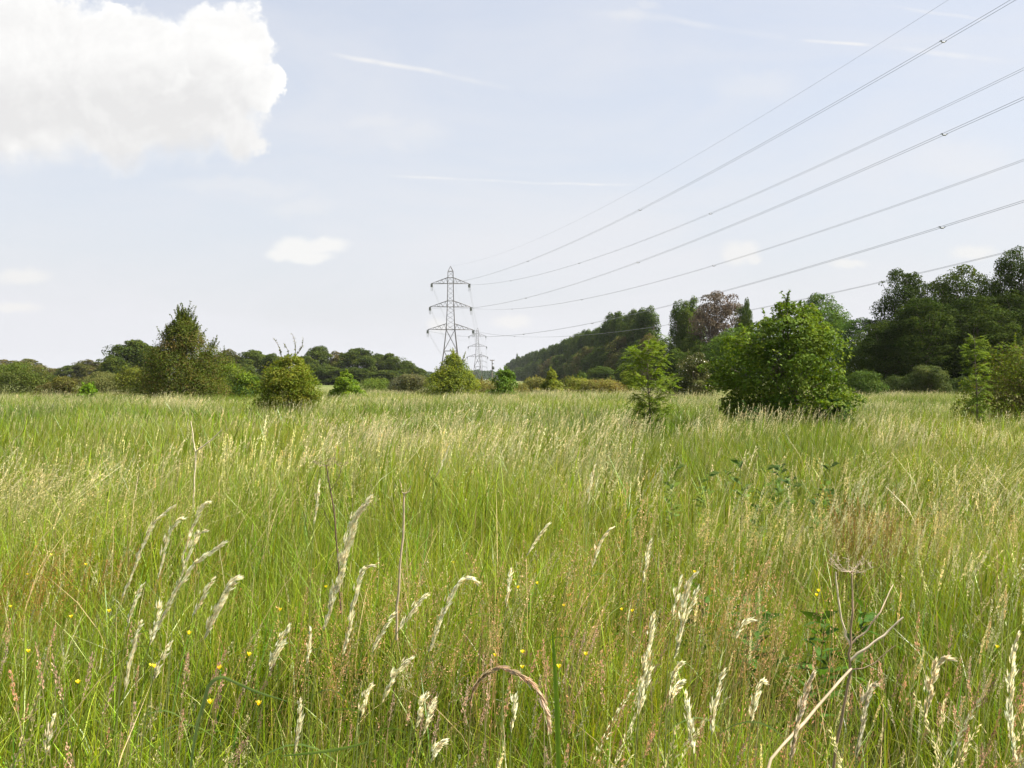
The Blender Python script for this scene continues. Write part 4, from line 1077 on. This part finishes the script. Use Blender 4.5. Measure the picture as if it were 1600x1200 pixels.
def make_pylon():
    root = empty('pylon')
    body = MB(); cor = [(-1, -1), (1, -1), (1, 1), (-1, 1)]
    def P(i, z): h = half(z); return (cor[i][0] * h, cor[i][1] * h, z)
    lv = [0, 5.7, 11.4, 15.2, 18.9]; z = 18.9
    while z < 39.3: z = min(z + 1.7, 39.4); lv.append(z)
    if lv[-1] - lv[-2] < .6: lv.pop(-2)
    for i in range(4):
        j = (i + 1) % 4
        for a, b in zip(lv[:-1], lv[1:]): bar(body, P(i, a), P(i, b), .22 if a < 19 else .17)
        # big K bracing low down, single lacing higher up
        bar(body, P(i, 0), P(j, 11.4), .12); bar(body, P(j, 0), P(i, 11.4), .12); bar(body, P(i, 11.4), P(j, 11.4), .14)
        bar(body, P(i, 11.4), P(j, 18.9), .11); bar(body, P(j, 11.4), P(i, 18.9), .11); bar(body, P(i, 18.9), P(j, 18.9), .13)
        q = [k for k in lv if k >= 18.9]
        for n, (a, b) in enumerate(zip(q[:-1], q[1:])):
            if n % 2 == 0: bar(body, P(i, a), P(j, b), .09)
            else: bar(body, P(j, a), P(i, b), .09)
        for zz in (26.9, 29., 35.1, 37.2, 39.4): bar(body, P(i, zz), P(j, zz), .11)
    body.obj('lattice_body', M_STEEL, root)
    pk = MB()
    for i in range(4): bar(pk, P(i, 39.4), (0, 0, 41.2), .12)
    bar(pk, P(0, 39.4), P(2, 39.4), .08); pk.obj('peak', M_STEEL, root)
    for k, (zt, zr, w) in ARMZ.items():
        for sgn in (-1, 1):
            am = MB(); tip = (sgn * w, 0, zt); h = half(zt); h2 = half(zr)
            for sy in (-1, 1):
                A = (sgn * h, sy * h, zt); B = (sgn * h2, sy * h2, zr)
                bar(am, A, tip, .13); bar(am, B, tip, .13)
                nb = 4; pa = A; 
                for q in range(1, nb):
                    f = q / nb; la = tuple(np.array(A) * (1 - f) + np.array(tip) * f); lb = tuple(np.array(B) * (1 - (f - .5 / nb)) + np.array(tip) * (f - .5 / nb))
                    bar(am, pa, lb, .07); bar(am, lb, la, .07); pa = la
            bar(am, (sgn * (h + w) / 2, -h / 2, zt), (sgn * (h + w) / 2, h / 2, zt), .07)
            arm = am.obj('cross_arm', M_STEEL, root)
            ins = MB()
            for sy in (-1, 1):           # tension strings fore and aft
                L = 2.6; x0, z0 = sgn * w, zt - .25
                for dx in (-.2, .2):
                    rd = [.07 if q % 2 else .15 for q in range(21)]
                    tube(ins, [(x0 + dx, sy * (.2 + L * q / 20), z0 - .12 * q / 20) for q in range(21)], rd, (.1, .1, .1), 6)
                bar(ins, (x0 - .3, sy * (L + .25), z0 - .15), (x0 + .3, sy * (L + .25), z0 - .15), .12)
            ins.obj('insulator', M_INS, root)
            jm = MB()
            for dx in (-.22, .22):
                s = np.linspace(-1, 1, 13); tube(jm, [(sgn * w + dx, q * 2.85, zt - .4 - 2.3 * (1 - q * q)) for q in s], .04, (.2, .2, .2), 5)
            jm.obj('jumper_loop', M_WIRE, root)
            bx = MB()                     # steadying weight under the arm tip
            bar(bx, (sgn * w, 0, zt - .1), (sgn * w, 0, zt - 1.0), .09); bar(bx, (sgn * w, -.1, zt - .55), (sgn * w, -.1, zt - 1.35), .8)
            bx.add(np.array([[-.4, -.5, -1.35], [.4, -.5, -1.35], [.4, .3, -1.35], [-.4, .3, -1.35], [-.4, -.5, -.55], [.4, -.5, -.55], [.4, .3, -.55], [-.4, .3, -.55]]) + [sgn * w, 0, zt],
                   [[0, 1, 2, 3], [4, 5, 6, 7]], (.3, .3, .3))
            bx.obj('counterweight', M_INS, root)
    return root


P1 = np.array([wx(704, 360), 360.]); P2 = np.array([wx(746, 800), 800.]); P3 = np.array([wx(752, 1500), 1500.]); P4 = np.array([wx(757, 2100), 2100.])
P0 = np.array([62.1, -8.6])
py1 = make_pylon(); py1.location = (P1[0], P1[1], 0); py1.rotation_euler = (0, 0, .10); tag(py1, 'nearest lattice steel pylon with three pairs of arms, left of centre', 'pylon')
angs = [.10, .0, .0]
py2 = copy_tree(py1); py2.location = (P2[0], P2[1], 0); py2.rotation_euler = (0, 0, .0); tag(py2, 'second pylon, pale and half as tall, just right of the nearest one', 'pylon')
py3 = copy_tree(py1); py3.location = (P3[0], P3[1], 0); py3.rotation_euler = (0, 0, .0); tag(py3, 'farthest pylon, tiny and faint right of the second one', 'pylon')


def wire(p, q, sag, twin, label, r=.026, spacers=(), group=None, nseg=60):
    root = empty('power_line', tuple(p)); p = np.array(p, float); q = np.array(q, float)
    t = np.linspace(0, 1, nseg)[:, None]; C = (q - p) * t; C[:, 2] -= (4 * sag * t * (1 - t))[:, 0]
    hd = nrm((q - p) * [1, 1, 0]); sdv = np.array([hd[1], -hd[0], 0]) * .2
    for s in ((-1, 1) if twin else (0,)):
        mb = MB(); tube(mb, C + sdv * s, np.full(nseg, r), (.3, .3, .3), 5); mb.obj('conductor', M_WIRE, root)
    for f in spacers:
        c = (q - p) * f; c[2] -= 4 * sag * f * (1 - f)
        mb = MB(); tube(mb, [c - sdv * 1.15, c - sdv * .5 - [0, 0, .10], c + sdv * .5 - [0, 0, .10], c + sdv * 1.15], [.035, .055, .055, .035], (.2, .2, .2), 6)
        tube(mb, [c - sdv * 1.15 - hd * .12, c - sdv * 1.15 + hd * .10], .04, (.2, .2, .2), 6); tube(mb, [c + sdv * 1.15 - hd * .12, c + sdv * 1.15 + hd * .10], .04, (.2, .2, .2), 6)
        mb.obj('spacer', M_INS, root)
    tag(root, label, 'power line', group)
    return root


def tips(P, ang, scale=1., dz=(0, 0, 0, 0)):
    d = {}
    for i, k in enumerate('tmb'):
        zt, zr, w = ARMZ[k]
        for sgn, nm in ((-1, 'L'), (1, 'R')): d[nm + k] = np.array([P[0] + sgn * w * scale * cos(ang), P[1] + sgn * w * scale * sin(ang), zt - .4 + dz[i]])
    d['e'] = np.array([P[0], P[1], 41.15 + dz[3]])
    return d


T1 = tips(P1, .10); T0 = tips(P0, .2, .8, (1.74 - .57 + .4, 1.74 + .26, 1.74 + .68, 1.74)); T2 = tips(P2, 0); T3 = tips(P3, 0); T4 = tips(P4, 0)
names = {'Lt': 'upper twin power line of the nearer circuit, steepest across the sky', 'Rt': 'upper twin power line of the farther circuit, second pair from the top', 'Lm': 'middle twin power line of the nearer circuit, third pair from the top',
         'Rm': 'middle twin power line of the farther circuit, fourth pair from the top', 'Lb': 'lower twin power line of the nearer circuit, fifth pair from the top', 'Rb': 'lowest twin power line, passing just above the right wood',
         'e': 'thin single earth wire from the top of the nearest pylon, highest in the sky'}
SPX = {'Lt': [825, 1000, 1472], 'Rt': [798, 905, 1110], 'Lm': [822, 997, 1475], 'Rm': [800, 909, 1115], 'Lb': [818, 925, 1471], 'Rb': [804, 891, 1046]}
for k in T1:
    sp = []
    if k != 'e':
        t = np.linspace(0, .95, 2000)[:, None]; C = T1[k] + (T0[k] - T1[k]) * t; xs = 800 + 1600 * C[:, 0] / C[:, 1]
        ok = C[:, 1] > 5; sp = [float(t[ok][np.argmin(abs(xs[ok] - s)), 0]) for s in SPX[k]]
    wire(T1[k], T0[k], 8.5 if k == 'e' else 8.7, k != 'e', names[k], r=.011 if k == 'e' else .016, spacers=sp)
for k in T1:
    wire(T1[k], T2[k], 10, k != 'e', 'faint power line sagging from the nearest pylon to the second one', r=.016 if k == 'e' else .022, group='power lines between first and second pylon')
for k in T1:
    wire(T2[k], T3[k], 18, False, 'very faint power line sagging between the two distant pylons', r=.03, group='power lines between the distant pylons')


def pole():
    Y = 340; x = wx(769, Y); H = HT(562, Y); root = empty('utility_pole', (x, Y, 0))
    m = MB(); tube(m, [(0, 0, -.1), (0, 0, H)], [.17, .12], (.2, .2, .2), 8); m.obj('pole', M_WOOD, root)
    m = MB(); bar(m, (-.75, 0, H - .25), (.75, 0, H - .25), .2)
    m.obj('cross_arm', M_WOOD, root)
    for dx in (-.65, 0, .65):
        m = MB(); tube(m, [(dx, 0, H - .15), (dx, 0, H), (dx, 0, H + .12)], [.05, .09, .03], (.2, .2, .2), 6); m.obj('insulator', M_INS, root)
    m = MB(); tube(m, [(.42, 0, H - 3.3), (.42, 0, H - 3.2), (.42, 0, H - 2.2), (.42, 0, H - 2.1)], [.05, .34, .34, .05], (.2, .2, .2), 8); m.obj('transformer', M_INS, root)
    m = MB(); bar(m, (-.1, 0, H - 1.3), (.45, 0, H - 1.3), .28); m.obj('switch_bracket', M_INS, root)
    tag(root, 'wooden utility pole with a small transformer, right of the far pylons', 'utility pole')
pole()

# ------------------------------------------------------------------ air
def haze():
    mb = MB(); x, y0, y1, z0, z1 = 2750, -2750, 2750, -1.2, 62
    V = [(-x, y0, z0), (x, y0, z0), (x, y1, z0), (-x, y1, z0), (-x, y0, z1), (x, y0, z1), (x, y1, z1), (-x, y1, z1)]
    mb.add(V, [[0, 3, 2, 1], [4, 5, 6, 7], [0, 1, 5, 4], [1, 2, 6, 5], [2, 3, 7, 6], [3, 0, 4, 7]], (1, 1, 1))
    m, g, out = base_mat('haze')
    v = g.n('ShaderNodeVolumePrincipled'); v.inputs['Color'].default_value = (.90, .93, 1, 1); v.inputs['Density'].default_value = HAZE; v.inputs['Anisotropy'].default_value = .3
    m.node_tree.links.new(v.outputs[0], out.inputs['Volume'])
    o = mb.obj('haze', m); tag(o, kind='stuff')
HAZE = .00007
haze()
